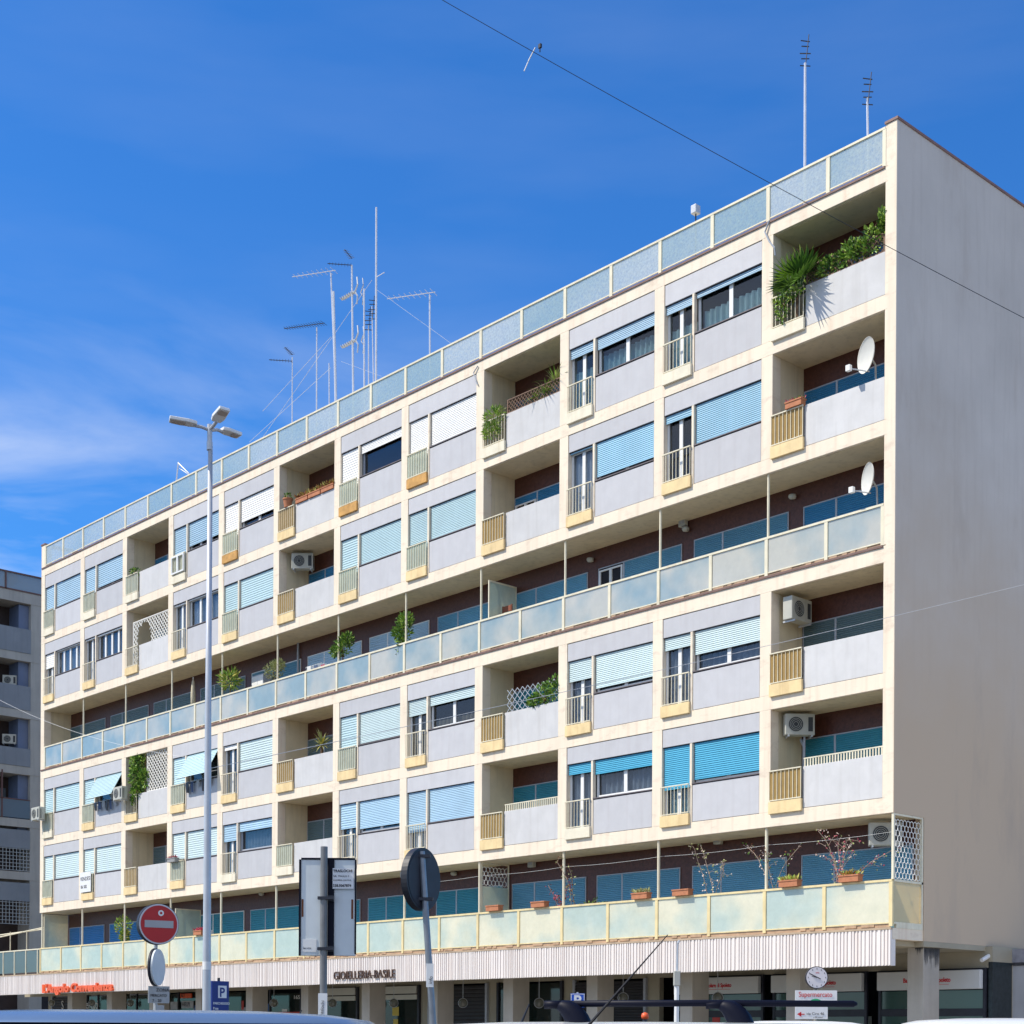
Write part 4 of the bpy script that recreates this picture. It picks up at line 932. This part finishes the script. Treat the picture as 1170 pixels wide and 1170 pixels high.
mast('plain straight mast right of the curved reflectors', 416, 330, 417, 440, .03)
mast('thin mast with a dark toothed aerial pointing left, lower than its neighbours', 362, 374, 362, 467, .025, [(1.0, 'yl2')])
mast('lowest mast with a bushy little aerial, leftmost of the cluster', 334, 408, 334, 480, .02, [(.97, 'yy')])
mast('lone mast with an aerial pointing left, right of the cluster', 491, 337, 492, 402, .028, [(1.0, 'yl')])
mast('slim dark mast close against the tallest one', 425, 350, 429, 430, .02, [(.9, 'lad')])
mast('thin pale mast between the curved reflectors and the tallest mast', 421, 372, 422, 437, .022, [(.95, 'lad')])
mast('short pale mast at the left foot of the leaning one', 376, 415, 377, 461, .022)
mast('tall mast with ladder-like aerial head above the right part of the roof', 920, 72, 920, 190, .035, [(.97, 'lad')])
mast('shorter tilted mast with ladder-like head nearest the gable', 991, 112, 994, 152, .03, [(.93, 'lad')])
p = atY(795, 243, YM); t = thing('floodlight', 'small floodlight just showing above the roof glass', 'floodlight', (p.x, YM, 22.55))
MB().tube([(0,0,0), (0,0,p.z-22.55)], .02, 6).build('pole', DARKM, t); MB().box(-.1, .1, -.12, .1, p.z-22.6, p.z-22.35).build('housing', GALV, t, bevel=.02)
p = atY(203, 548, YM); t = thing('ladder_prop', 'two metal struts leaning together above the left part of the roof glass', 'metal prop', (p.x, YM, 22.55))
h = p.z - 22.55; MB().tube([(-.1, 0, 0), (-.1, 0, h), (.05, 0, h+.75)], .03, 6).tube([(.05, 0, h+.7), (.9, 0, h+.05), (1.5, 0, 0)], .03, 6).tube([(.0, .1, h+.5), (1.0, .1, h-.1)], .02, 6).build('strut', MAST, t)
t = thing('guy_wire', 'thin stay wires of the mast cluster', 'guy wire'); mb = MB()
for (x0, y0, x1, y1) in ((429, 330, 515, 392), (378, 385, 300, 470), (378, 420, 285, 505), (390, 413, 436, 430), (425, 320, 300, 500)): mb.tube([atY(x0, y0, YM), atY(x1, y1, YM)], .007, 4, False)
mb.build('strand', GALV, t)

# ------------------------------------------------------------------ signs on the building
t = thing('shop_sign', 'bronze raised jeweller letters on the ribbed fascia', 'shop sign', (-22.7, -.09, 3.34))
text('lettering', 'GIOIELLERIA-BASILE', .40, LETB, t, (0, 0, 0), ext=.02, sx=.98)
t = thing('shop_sign', 'orange-red raised lettering along the fascia at the left end', 'shop sign', (-45.0, -.10, 3.24))
o = text('lettering', 'L\'Angolo Convenienza', .50, LETR, t, (0, 0, 0), ext=.05, sx=1.44, bold=.022)
MB().box(-6.5, 6.5, 0, 0, 0, 0)
for i, (a, b) in enumerate(KB):
    t = thing('bank_sign', ('white bank sign nearest the gable, partly behind the corner column', 'white bank sign behind the round clock', 'white bank sign left of the clock, furthest from the gable')[i], 'shop sign', (a, 4.0, 2.72), 0, 'white bank signs over the shop windows')
    w = b - a - .12; MB().box(.06, w+.06, -.05, .1, 0, .50).build('board', mat('sign_board', (.66, .67, .66), .5, .05), t, bevel=.02)
    text('lettering', 'Banca Popolare di Spoleto', .17, REDT, t, (2.35, -.056, .2), sx=.8, bold=.004, align='RIGHT')
    MB().box(1.2, 2.3, -.053, -.0501, .13, .14).build('underline', REDT, t)
def wall_sign(label, x, z, w, h, bgm, s, size, tm, y=4.05):
    t = thing('shop_sign', label, 'shop sign', (x, y, z)); MB().box(0, w, 0, .04, 0, h).build('board', bgm, t)
    if s: text('lettering', s, size, tm, t, (.05, -.006, h*.25))
    return t
p = atY(212, 1133, 4.05); wall_sign('small orange shop sign under the fascia left of the lamp post', p.x-.45, 3.0, .95, .2, LETR, 'ALT', .2, INK)
p = atY(214, 1143, 4.05); wall_sign('small grey sign with dark letters under the orange one', p.x-.5, 2.55, 1.0, .33, CURG, 'HELPI', .27, INK)
p = atY(200, 1144, 4.05); wall_sign('small grey board left of the dark lettered sign', p.x-.4, 2.5, .6, .35, CURG, '', .2, INK)
for px, s, l in ((70, 'S', 'pale letter on the dark shop window at the far left'), (98, 'ercati', 'pale window lettering below the orange-red letters')):
    p = atY(px, 1147, 4.08); t = thing('window_lettering', l, 'shop lettering', (p.x, 4.08, 2.6)); text('lettering', s, .62, CURW, t, (0, 0, 0), sx=.9)
text_ = atY(335, 1137, 4.08); t = thing('window_lettering', 'small pale numbers on a dark green shop window', 'shop lettering', (text_.x, 4.08, 2.85)); text('lettering', '165', .22, CURW, t, (0, 0, 0), sx=1.5)
# round lamps along the arcade
for i, px in enumerate((712, 616, 529, 450, 313, 380, 149, 59, 105, 820)):
    k = 0; p = atY(px, 1146 if px < 700 else 1140, 2.9)
    l = ('round arcade lamp left of the slim white post', 'round arcade lamp by the dark doorway beside the blue parking sign', 'round arcade lamp in front of the black roller shutter', 'round arcade lamp below the second shop blind', 'round arcade lamp beside the red poster',
         'round arcade lamp just right of the tall panel pole', 'round arcade lamp left of the no-entry pole', 'round arcade lamp at the far left shop', 'round arcade lamp under the pale window lettering', 'round arcade lamp below the leftmost bank sign')[i]
    t = thing('arcade_lamp', l, 'lamp', (p.x, p.y, p.z), 45, 'round lamps under the arcade')
    MB().lathe((0, 0, 0), [(.001, -.06), (.10, -.05), (.15, 0), (.10, .05), (.001, .06)], 20, (0, 1, 0)).build('globe', glassy('lamp_glass', (.8, .8, .75), .3, (.42, .42, .36), .1, .1) if i == 0 else MATS['lamp_glass'], t, True)
    mb = MB(); mb.tube([(.16*math.cos(a*PI/10), 0, .16*math.sin(a*PI/10)) for a in range(21)], .012, 5, False); mb.tube([(0,0,.16), (0, 0, 3.69-p.z)], .012, 5); mb.build('ring', GALV, t)

# ------------------------------------------------------------------ right edge: side wall, camera, plaque
t = thing('side_wall', 'pale rendered wall with a plaque at the far right', 'wall', (0, 0, 0))
a = atY(1147, 1105, 5.2)
MB().box(a.x, a.x+6, 5.2, 5.5, .1, 3.35).build('wall', mat('pale_render', (.50, .50, .51), .8, .1, 1, streak=.3), t)
MB().box(a.x-.02, a.x+6, 5.15, 5.6, 3.36, 3.42).build('coping', COLD, t)
MB().box(a.x+.02, a.x+6, 5.17, 5.5, 3.43, 3.78).build('band', mat('grey_band', (.33, .33, .37), .8, .3, 6), t)
a = atY(1112, 1090, 1.2+2)
t = thing('security_camera', 'small white security camera under the gable edge', 'camera', (.05, 4.3, 3.55), 0)
MB().tube([(-.05, 0, .12), (.06, -.05, .05)], .02, 6).build('bracket', WHT, t); MB().tube([(.04, -.0, .06), (.0, -.38, -.10)], .055, 10).build('body', WHT, t)
MB().box(-.02, .05, .5, .62, -.45, -.3).build('junction_box', WHT, t)

# ------------------------------------------------------------------ street furniture
# street lamp
b = atD(236, 1160, 19.6); top = atD(240.5, 487, 19.6); H = top.z
t = thing('street_lamp', 'tall pale steel street lamp with three flat heads', 'street lamp', (b.x, b.y, 0))
MB().tube([(0,0,0), (0,0,1.2), (0,0,H*.6), (top.x-b.x, top.y-b.y, H-.25)], [.062, .056, .040, .029], 20).build('pole', GALV, t, True)
MB().tube([(0,0,H-.30), (0,0,H-.2)], .038, 16).tube([(0,0,H-.2), (0,0,H+.02)], .032, 16).build('collar', GALV, t)
q_ = -FW*.079; MB().tube([(0,0,2.28), (0,0,2.38)], .0545, 20).build('label_band', WHT, t)
def head(az, tilt, length=.46):
    d = RT*math.cos(az) + FW*math.sin(az); q = Vector((0, 0, H-.02)) + d*.10; s_ = UP.cross(d).normalized(); d2 = (d*math.cos(tilt) + UP*math.sin(tilt)).normalized(); nn = d2.cross(s_).normalized()
    mb = MB().tube([(0,0,H-.05), q, q + d2*.08], .022, 8); arm = mb.build('bracket_arm', GALV, t)
    def blk(l0, l1, w, n0, n1):
        p0 = q + d2*l0; p1 = q + d2*l1; vs = []; w = w*.82
        for p, ww in ((p0, w*.7), (q + d2*(l0*.7+l1*.3), w), (p1, w*.85)):
            for a_, b_ in ((-1, n0), (1, n0), (1, n1), (-1, n1)): vs.append(p + s_*ww*a_ - nn*b_*-1)
        fs = [(0,1,2,3), (8,11,10,9)]
        for i in (0, 4): fs += [(i+j, i+4+j, i+4+(j+1)%4, i+(j+1)%4) for j in range(4)]
        return MB().add(vs, fs)
    hd = blk(.06, length, .105, 0, .045).build('lamp_head', WHT, t, bevel=.01)
    blk(.2, length-.03, .08, -.006, -.001).build('led_plate', mat('led_plate', (.50, .42, .36), .3, .1), hd)
    return hd
head(math.radians(196), .08, .40); head(math.radians(38), -.06, .32); head(math.radians(-50), .36, .31)

# no-entry sign with the turned round sign and small plates below
p = atD(181, 1056, 23.9); t = thing('no_entry_sign', 'red round no-entry sign on a grey pole with smaller plates', 'road sign', (p.x, p.y, 0), FACE+30)
MB().tube([(0, .13, 0), (0, .13, p.z+.1)], .03, 12).build('pole', GALV, t)
MB().disc((0, -.02, p.z), (0, 1, 0), .315, .12, 48).build('sign_back', SIGNK, t)
MB().disc((0, -.022, p.z), (0, -1, 0), .308, .004, 48).build('sign_rim', mat('rim_grey', (.62, .62, .66), .4), t)
MB().disc((0, -.027, p.z), (0, -1, 0), .285, .004, 48).build('sign_face', SIGNR, t)
MB().box(-.225, .225, -.036, -.032, p.z-.055, p.z+.055).build('bar', mat('bar_grey', (.42, .42, .42), .4, .1), t)
MB().disc((.03, -.032, p.z+.17), (0, -1, 0), .045, .004, 20).build('sticker', WHT, t); MB().disc((.03, -.037, p.z+.17), (0, -1, 0), .02, .002, 16).build('sticker_dot', SIGNR, t)
q = p.z - .66; a = math.radians(52)
MB().disc((-.02, .0, q), (math.sin(a), -math.cos(a), 0), .28, .03, 40).build('turned_disc', PANELG, t)
MB().disc((-.055, .02, q), (math.sin(a), -math.cos(a), 0), .29, .03, 40).build('turned_disc_rim', DARKM, t)
q = p.z - 1.08; tx = MB().box(-.16, .17, -.03, -.015, q-.13, q+.13).build('plate', mat('dull_plate', (.42, .43, .42), .5, .15, 12), t)
text('lettering', 'ZONA', .07, INK, tx, (-.04, -.034, q+.05)); text('lettering', 'MERCATO', .055, INK, tx, (-.13, -.034, q-.03)); text('lettering', '7 - 20', .06, INK, tx, (-.1, -.034, q-.11))
MB().box(-.05, .09, -.03, -.015, q-.33, q-.16).build('plate', MATS['dull_plate'], t)

# tall two-sided panel seen from the back
p = atD(370, 1170, 16); t = thing('panel_sign', 'tall grey sheet-metal panel seen from behind, with a paper notice', 'road sign', (p.x, p.y, 0), FACE)
z0, z1 = atD(343, 1092, 16).z, atD(343, 982, 16).z
MB().tube([(0,-.05,0), (0,-.05,3.40)], .037, 14).build('pole', mat('dull_pole', (.22, .22, .22), .45, .2, 6, metal=.4), t)
MB().box(-.25, .32, .0, .03, z0, z1).build('sheet', PANELG, t, bevel=.008)
mb = MB().box(-.262, -.24, -.008, .032, z0, z1).box(-.24, .31, -.008, .032, z1, z1+.018).box(.035, .10, -.02, -.001, z0, z1).box(.31, .325, -.008, .032, z0+.02, z1); mb.build('trim', NAVY, t)
for zz in (z0+.07, z1-.40): MB().box(-.06, .10, -.095, -.022, zz-.015, zz+.015).box(.04, .1, -.05, -.03, zz-.03, zz+.03).build('clamp', DARKM, t)
nt = MB().box(.085, .30, -.024, -.0215, z1-.30, z1-.09).build('notice', SIGNW, t)
text('lettering', 'TRASLOCHI', .037, NAVY, nt, (.09, -.026, z1-.13), ext=.0005, bold=.001); text('lettering', 'NR. TRASLO 3', .026, INK, nt, (.09, -.026, z1-.18), ext=.0005)
text('lettering', 'SGOMBERI CANTINE', .02, INK, nt, (.09, -.026, z1-.22), ext=.0005); text('lettering', '338.5067874', .036, INK, nt, (.088, -.026, z1-.28), ext=.0005, bold=.0012)
st = MB().box(-.23, -.08, -.004, -.001, z0+.04, z0+.17).build('notice', WHT, t); text('lettering', 'Service', .03, INK, st, (-.22, -.005, z0+.07), ext=.0005)
MB().box(-.235, -.215, -.004, -.001, z0+.4, z0+.58).box(.275, .295, -.004, -.001, z0+.38, z0+.58).build('rust_patch', RUST, t)
sk = MB().box(-.048, .045, -.095, -.088, 1.62, 1.9).build('notice', WHT, t); text('lettering', 'Traslochi', .05, INK, sk, (.0, -.097, 1.64), rot=(90, -85, 0), ext=.0005)

# tilted round sign seen from behind
p = atD(480, 1004, 15.3); g = atD(495, 1170, 15.3)
t = thing('round_road_sign', 'dark back of a round road sign on a leaning pole', 'road sign', (g.x, g.y, 0), FACE)
lean = .072; zc = p.z
def lp(z): return -lean*(z - g.z)*1.0 + .0
MB().tube([(lp(0)-.0, 0, 0), (lp(3.3), 0, 3.28)], .032, 14).build('pole', mat('signpole', (.26, .28, .31), .4, .2, 6, metal=.5), t)
a = math.radians(-61); nrm = Vector((math.sin(a)*-1, -math.cos(a), 0))
c = Vector((lp(zc), .05, zc)); MB().disc(c, -nrm, .31, .07, 48).build('disc', SIGNK, t)
MB().disc(c + nrm*.001, nrm, .285, .003, 48).build('back_plate', mat('back_plate', (.030, .032, .042), .55, .3, 5), t)
for dz in (-.2, .22): MB().box(lp(zc+dz)-.08, lp(zc+dz)+.08, -.04, .02, zc+dz-.015, zc+dz+.015).build('clamp', DARKM, t)
MB().box(-.22+c.x, -.18+c.x, -.12, -.1, zc+.0, zc+.05).build('sticker', GREYF, t)
tt_ = MB().box(lp(2.05)-.036, lp(2.05)+.036, -.04, -.034, 1.95, 2.18).build('notice', WHT, t); text('lettering', 'info', .05, INK, tt_, (lp(2.05)+.02, -.042, 1.98), rot=(90, -85, 0), ext=.0005)

# blue parking totem
p = atD(251, 1170, 24); t = thing('parking_totem', 'narrow dark-blue parking totem beside the street lamp', 'road sign', (p.x, p.y, 0), FACE+48)
zt = atD(250, 1121, 24).z; pn = MB().box(-.16, .16, -.02, .02, .6, zt).build('panel', SIGNB, t, bevel=.006)
MB().box(-.05, .11, -.026, -.0205, zt-.26, zt-.07).build('white_square', SIGNW, t); text('lettering', 'P', .2, SIGNB, t, (-.03, -.03, zt-.24), ext=.001, bold=.004)
for i, s_ in enumerate(('PARCHEGGIO', 'P.zza', 'A PAGAMENTO', '8.00 - 20.00', 'INFORMAZIONI', 'TARIFFE', 'euro 1,00')): text('lettering', s_, .05, SIGNW, t, (-.145, -.026, zt-.36-i*.078), ext=.001, bold=.001)
MB().tube([(0, .03, 0), (0, .03, zt+.05)], .02, 8).build('pole', DARKM, t)
# small P sign
p = atD(660, 1143, 38); t = thing('parking_sign', 'bright-blue square parking sign with a white ticket below', 'road sign', (p.x, p.y, 0), FACE)
MB().box(-.17, .17, -.02, .0, p.z-.17, p.z+.17).build('panel', SIGNB2, t); MB().box(-.165, .165, -.0235, -.0205, p.z+.145, p.z+.16).box(-.165, -.15, -.0235, -.0205, p.z-.16, p.z+.145).box(.15, .165, -.0235, -.0205, p.z-.16, p.z+.145).build('border', SIGNW, t)
text('lettering', 'P', .36, SIGNW, t, (-.10, -.026, p.z-.13), ext=.002, bold=.012)
MB().box(-.11, .11, -.02, 0, p.z-.62, p.z-.22).build('plate', mat('ivory', (.78, .72, .6), .5), t); MB().box(-.11, .11, -.022, -.0205, p.z-.29, p.z-.22).build('plate_band', SIGNB2, t)
MB().tube([(0, .03, 0), (0, .03, p.z+.2)], .025, 8).build('pole', GALV, t)
# clock and supermarket sign
p = atD(933, 1117, 34); t = thing('street_clock', 'round white street clock with dark hands', 'clock', (p.x, p.y, 0), FACE)
MB().tube([(0, .1, 0), (0, .1, p.z)], .04, 10).build('pole', mat('clock_pole', (.3, .29, .25), .5), t)
MB().disc((0, .05, p.z), (0, -1, 0), .245, .08, 44).build('case', DARKM, t); MB().disc((0, -.0305, p.z), (0, -1, 0), .228, .006, 44).build('clock_face', mat('clock_white', (.74, .70, .72), .4, .04), t)
mb = MB()
for i in range(12): a = i*PI/6; mb.box(.19*math.sin(a)-.006, .19*math.sin(a)+.006, -.041, -.0375, p.z+.19*math.cos(a)-.016, p.z+.19*math.cos(a)+.016)
mb.build('hour_marks', INK, t)
MB().tube([(.08, -.045, p.z-.03), (-.15, -.045, p.z+.085)], .009, 5).tube([(.0, -.05, p.z), (-.11, -.05, p.z+.03)], .006, 5).build('hand', INK, t)
text('lettering', 'ora', .06, REDT, t, (-.03, -.038, p.z+.09), ext=.001)
q = atD(932, 1148, 33.6); t = thing('supermarket_sign', 'white supermarket sign with red arrow and green half disc under the clock', 'shop sign', (q.x, q.y, 0), FACE)
MB().box(-.44, .46, 0, .03, q.z-.02, q.z+.31).box(-.44, .26, 0.0, .03, q.z-.31, q.z-.02).build('board', SIGNW, t)
text('lettering', 'Supermercato', .155, REDT, t, (-.37, -.006, q.z+.17), ext=.002, sx=.82)
mb = MB(); pts = [(.0+.16*math.cos(a*PI/16), -.004, q.z+.0+.13*math.sin(a*PI/16)) for a in range(17)]; mb.add(pts, [tuple(range(17))[::-1]]); mb.build('half_disc', SIGNG, t)
mb = MB().box(-.34, -.24, -.006, -.001, q.z-.215, q.z-.195); mb.add([(-.40, -.006, q.z-.205), (-.31, -.006, q.z-.15), (-.31, -.006, q.z-.26)], [(0, 2, 1)]); mb.build('arrow', REDT, t)
text('lettering', 'via Ciro 46', .085, INK, t, (-.2, -.006, q.z-.22), ext=.001); text('lettering', 'a 50 metri', .05, INK, t, (-.05, -.006, q.z-.285), ext=.001)
MB().tube([(-.1, .06, 0), (-.1, .06, q.z+.3)], .03, 8).build('pole', MATS['clock_pole'], t)
# slim white post with a little box
p = atD(773, 1170, 25); t = thing('signal_post', 'slim white post with a small box and a spike on top', 'post', (p.x, p.y, 0), FACE)
zb = atD(773, 1125, 25).z; zt = atD(773, 1078, 25).z
MB().tube([(0,0,0), (0,0,zb)], .04, 10).build('pole', WHT, t); MB().box(-.05, .05, -.06, .06, zb-.02, zb+.22).build('box', ACW, t, bevel=.01)
MB().tube([(0,0,zb+.2), (.01,0,zt)], [.018, .014], 6).tube([(.01,0,zt), (.04, 0, zt+.05)], .02, 6).build('spike', GALV, t); MB().tube([(0,0,zb-.28), (-.17,-.02,zb-.33)], .012, 5).build('arm', GALV, t)
# shop items : orange ball light
p = atD(737, 1161, 20)
t = thing('warning_lamp', 'orange-red round lamp low by the dark shopfront', 'lamp', (p.x, p.y, 0)); MB().lathe((0,0,p.z), [(.001,-.05), (.045,-.03), (.05,0), (.04,.035), (.001,.05)], 16).build('lens', LETR, t, True); MB().tube([(0,0,0), (0,0,p.z-.04)], .03, 8).build('post', DARKM, t)

# ------------------------------------------------------------------ overhead wires
def wire(label, a, b, sag, r, ext=0):
    a, b = Vector(a), Vector(b); d = b - a; a2 = a - d*ext; b2 = b + d*ext; pts = []
    for i in range(41):
        s_ = i/40; q = a2.lerp(b2, s_); q.z -= 4*sag*(s_*(1-s_)); pts.append(q)
    t = thing('overhead_wire', label, 'wire', a2); MB().tube([q - a2 for q in pts], r, 5).build('strand', DARKM if 'dark' in label else CURW, t); return t
A, Bq = atD(520, 0, 14), atD(1170, 355, 14)
wire('dark overhead wire crossing the sky from the upper centre', A, Bq, .10, .0030, .35)
p = atD(617, 53, 14); t = thing('wire_tag', 'small tag and ribbon caught on the dark overhead wire', 'tag', p)
MB().box(-.015, .015, -.01, .01, -.015, .02).tube([(0,0,-.01), (0,0,-.05)], .006, 5).build('clip', DARKM, t); MB().tube([(-.03,-.03,-.01), (-.09,-.05,-.1), (-.10,-.1,-.22)], .005, 4).build('ribbon', CURW, t)
wire('pale thin wire from the street lamp towards the right edge', atD(235, 879, 19.6), atD(1170, 668, 25), .05, .004)
wire('pale slack wire between the lamp post and the left building edge', atD(235, 868, 19.6), atD(0, 800, 26), .15, .0022)

# ------------------------------------------------------------------ cars
TYRE = mat('tyre', (.02, .02, .02), .8, .2)
def car(label, loc, rotz, paint, L_=4.1, Wd=1.72, H_=1.5, rails=False, antenna=None):
    t = thing('parked_car', label, 'car', loc, rotz)
    # rounded body : stations along x with half width and z range
    st = [(-.50, .28, .60, .72), (-.47, .22, .78, .92), (-.36, .2, .92, .98), (-.2, .2, .93, 1.0), (0, .2, .92, 1.0), (.2, .2, .90, 1.0), (.36, .2, .82, .98), (.46, .22, .70, .9), (.5, .3, .58, .72)]
    vs = []; n_ = 12
    for (u, zb, zt, wf) in st:
        for j in range(n_):
            a = 2*PI*j/n_ + PI/n_; cxx, czz = math.cos(a), math.sin(a)
            e = lambda q: math.copysign(abs(q)**.45, q)
            vs.append((u*L_, e(cxx)*Wd/2*wf, (zb+zt)/2 + e(czz)*(zt-zb)/2))
    fs = []
    for i in range(len(st)-1): fs += [(i*n_+j, (i+1)*n_+j, (i+1)*n_+(j+1)%n_, i*n_+(j+1)%n_) for j in range(n_)]
    fs += [tuple(range(n_)), tuple(range((len(st)-1)*n_, len(st)*n_))[::-1]]
    b = MB().add(vs, fs).build('body', paint, t, True); b.modifiers.new('s', 'SUBSURF').levels = 1; b.modifiers['s'].render_levels = 2
    # cabin glass and roof
    def loft(secs, m, name):
        vs = []; fs = []
        for (x0, x1, w, z) in secs: 
            r_ = .22
            for (xx, yy) in ((x0, -w+r_), (x0+r_, -w), ((x0+x1)/2, -w-.01), (x1-r_, -w), (x1, -w+r_), (x1+.03, 0), (x1, w-r_), (x1-r_, w), ((x0+x1)/2, w+.01), (x0+r_, w), (x0, w-r_), (x0-.03, 0)): vs.append((xx, yy, z))
        for i in range(len(secs)-1): fs += [(i*12+j, i*12+(j+1)%12, (i+1)*12+(j+1)%12, (i+1)*12+j) for j in range(12)]
        fs.append(tuple(range((len(secs)-1)*12, len(secs)*12))); o = MB().add(vs, fs).build(name, m, t, True); return o
    loft([(-L_*.44, L_*.26, Wd*.46, .90), (-L_*.39, L_*.13, Wd*.395, H_-.065)], mat('car_glass', (.012, .016, .025), .08, .05, spec=.7), 'cabin_glass')
    rf = loft([(-L_*.392, L_*.133, Wd*.40, H_-.07), (-L_*.388, L_*.125, Wd*.392, H_-.05), (-L_*.36, L_*.08, Wd*.35, H_-.022), (-L_*.28, L_*.0, Wd*.26, H_-.004), (-L_*.2, -L_*.08, Wd*.10, H_)], paint, 'roof')
    mb = MB()
    for s_ in (-1, 1):
        for u0, u1, v0, v1 in ((-.12, -.10, 0, 0), (.245, .12, 0, 0), (-.41, -.37, 0, 0)): mb.tube([(u0*L_, s_*Wd*.462, .92), (u1*L_, s_*Wd*.402, H_-.085)], .022, 6)
    mb.build('pillar', paint, t)
    for sx_ in (-.31, .31):
        for sy in (-1, 1):
            w_ = MB().lathe((sx_*L_, sy*(Wd/2-.2) , .31), [(.001, 0), (.20, 0), (.29, .02), (.31, .05), (.31, .15), (.29, .19), (.2, .2), (.001, .19)], 24, (0, sy, 0)).build('wheel', TYRE, t, True)
            MB().lathe((sx_*L_, sy*(Wd/2-.2) , .31), [(.001, .205), (.06, .21), (.19, .203), (.2, .19)], 20, (0, sy, 0)).build('rim', GALV, w_, True)
    for sy in (-1, 1):
        MB().lathe((L_*.462, sy*Wd*.33, .66), [(.001, .06), (.08, .05), (.11, 0)], 14, (1, 0, .2)).build('headlight', WHT, t, True)
        MB().lathe((-L_*.468, sy*Wd*.36, .78), [(.001, .05), (.07, .04), (.09, 0)], 14, (-1, 0, .2)).build('tail_light', SIGNR, t, True)
        MB().box(L_*.14, L_*.18, sy*(Wd/2+.04)-.09, sy*(Wd/2+.04)+.09, .93, 1.06).build('mirror', paint, t, bevel=.02)
    if antenna: MB().tube([antenna[0], Vector(antenna[0]).lerp(Vector(antenna[1]), .45), antenna[1]], [.010, .007, .0025], 6).build('antenna', BLK, t)
    return t
BLUE = mat('steel_blue_paint', (.15, .23, .36), .22, .05, 2, metal=.35, spec=.6); SILV = mat('silver_paint', (.60, .62, .64), .25, .04, 2, metal=.3); WPT = mat('white_paint', (.60, .62, .64), .22, .03, 2)
def place(px, py, k, H_, rz, label, paint, roof_u=-.14, L_=4.1, antenna=None, **kw):
    p = atD(px, py, k); a = math.radians(rz); off = Vector((math.cos(a), math.sin(a), 0))*(-roof_u*L_)
    return car(label, (p.x+off.x, p.y+off.y, 0), rz, paint, L_, H_=H_, antenna=antenna, **kw)
hL = atD(175, 1154.5, 8.3).z
carL = place(165, 1154.5, 8.3, hL, FACE+6, 'steel-blue car at the bottom left, only its roof in view', BLUE, L_=4.4)
pc = carL.location
def local(t, p):
    d = p - t.location; a = -t.rotation_euler.z; return Vector((d.x*math.cos(a)-d.y*math.sin(a), d.x*math.sin(a)+d.y*math.cos(a), d.z))
MB().tube([local(carL, atD(334, 1172, 8.1)), local(carL, atD(345, 1154, 8.1))], [.006, .003], 5).build('antenna', BLK, carL)
hC = atD(760, 1168, 6.6).z
carC = place(745, 1168, 6.6, hC, FACE-3, 'silver car with black roof bars at the bottom centre', SILV, L_=4.3)
# black roof rack
P1, P2_ = atD(640, 1147, 6.2), atD(975, 1147, 6.2)
l1, l2 = local(carC, P1), local(carC, P2_)
MB().tube([l1, l1.lerp(l2, .5) + Vector((0, 0, .003)), l2, l2 + (l2-l1).normalized()*.015], [.0135, .0135, .0135, .006], 12).build('roof_bar', NAVY, carC, True)
for px, w0 in ((835, 1), (650, 0)):
    c0 = local(carC, atD(px-14, 1149, 6.2)); c1 = local(carC, atD(px+14, 1186, 6.2)); mb = MB(); pts = []
    for i in range(9):
        a_ = i/8*PI/2; pts.append((c0.x + (c1.x-c0.x)*math.sin(a_), c0.y, c0.z + (c1.z-c0.z)*(1-math.cos(a_))))
    mb.tube(pts, [.014, .026, .036, .042, .046, .05, .052, .054, .056], 12); mb.tube([(c0.x-.05, c0.y, c0.z+.003), (c0.x+.03, c0.y, c0.z+.004)], .017, 12); mb.build('bar_foot', NAVY, carC, True)
MB().tube([local(carC, atD(672, 1172, 5.6)), local(carC, atD(700, 1140, 5.6)), local(carC, atD(763, 1068, 5.6))], [.006, .0045, .0018], 6).build('antenna', BLK, carC)
hR = atD(1165, 1163.5, 14).z; place(1172, 1163.5, 14, hR, FACE-4, 'white car at the bottom right corner, roof edge in view', WPT)
place(908, 1166.5, 26, atD(908, 1166.5, 26).z, FACE+12, 'white car behind the roof bars, a sliver of roof in view', mat('offwhite_paint', (.7, .72, .74), .25, .03), L_=3.8)
pm = atD(598, 1170, 12)
kc = place(610, 1176, 12, atD(610, 1176, 12).z, FACE+60, 'grey car hidden below the frame, only its antenna showing', mat('grey_paint', (.2, .21, .23), .3, .03))
MB().tube([local(kc, atD(592, 1178, 12)), local(kc, atD(605, 1147, 12))], [.012, .006], 5).build('antenna', BLK, kc)

sz = len(COL.objects); print('objects', sz)
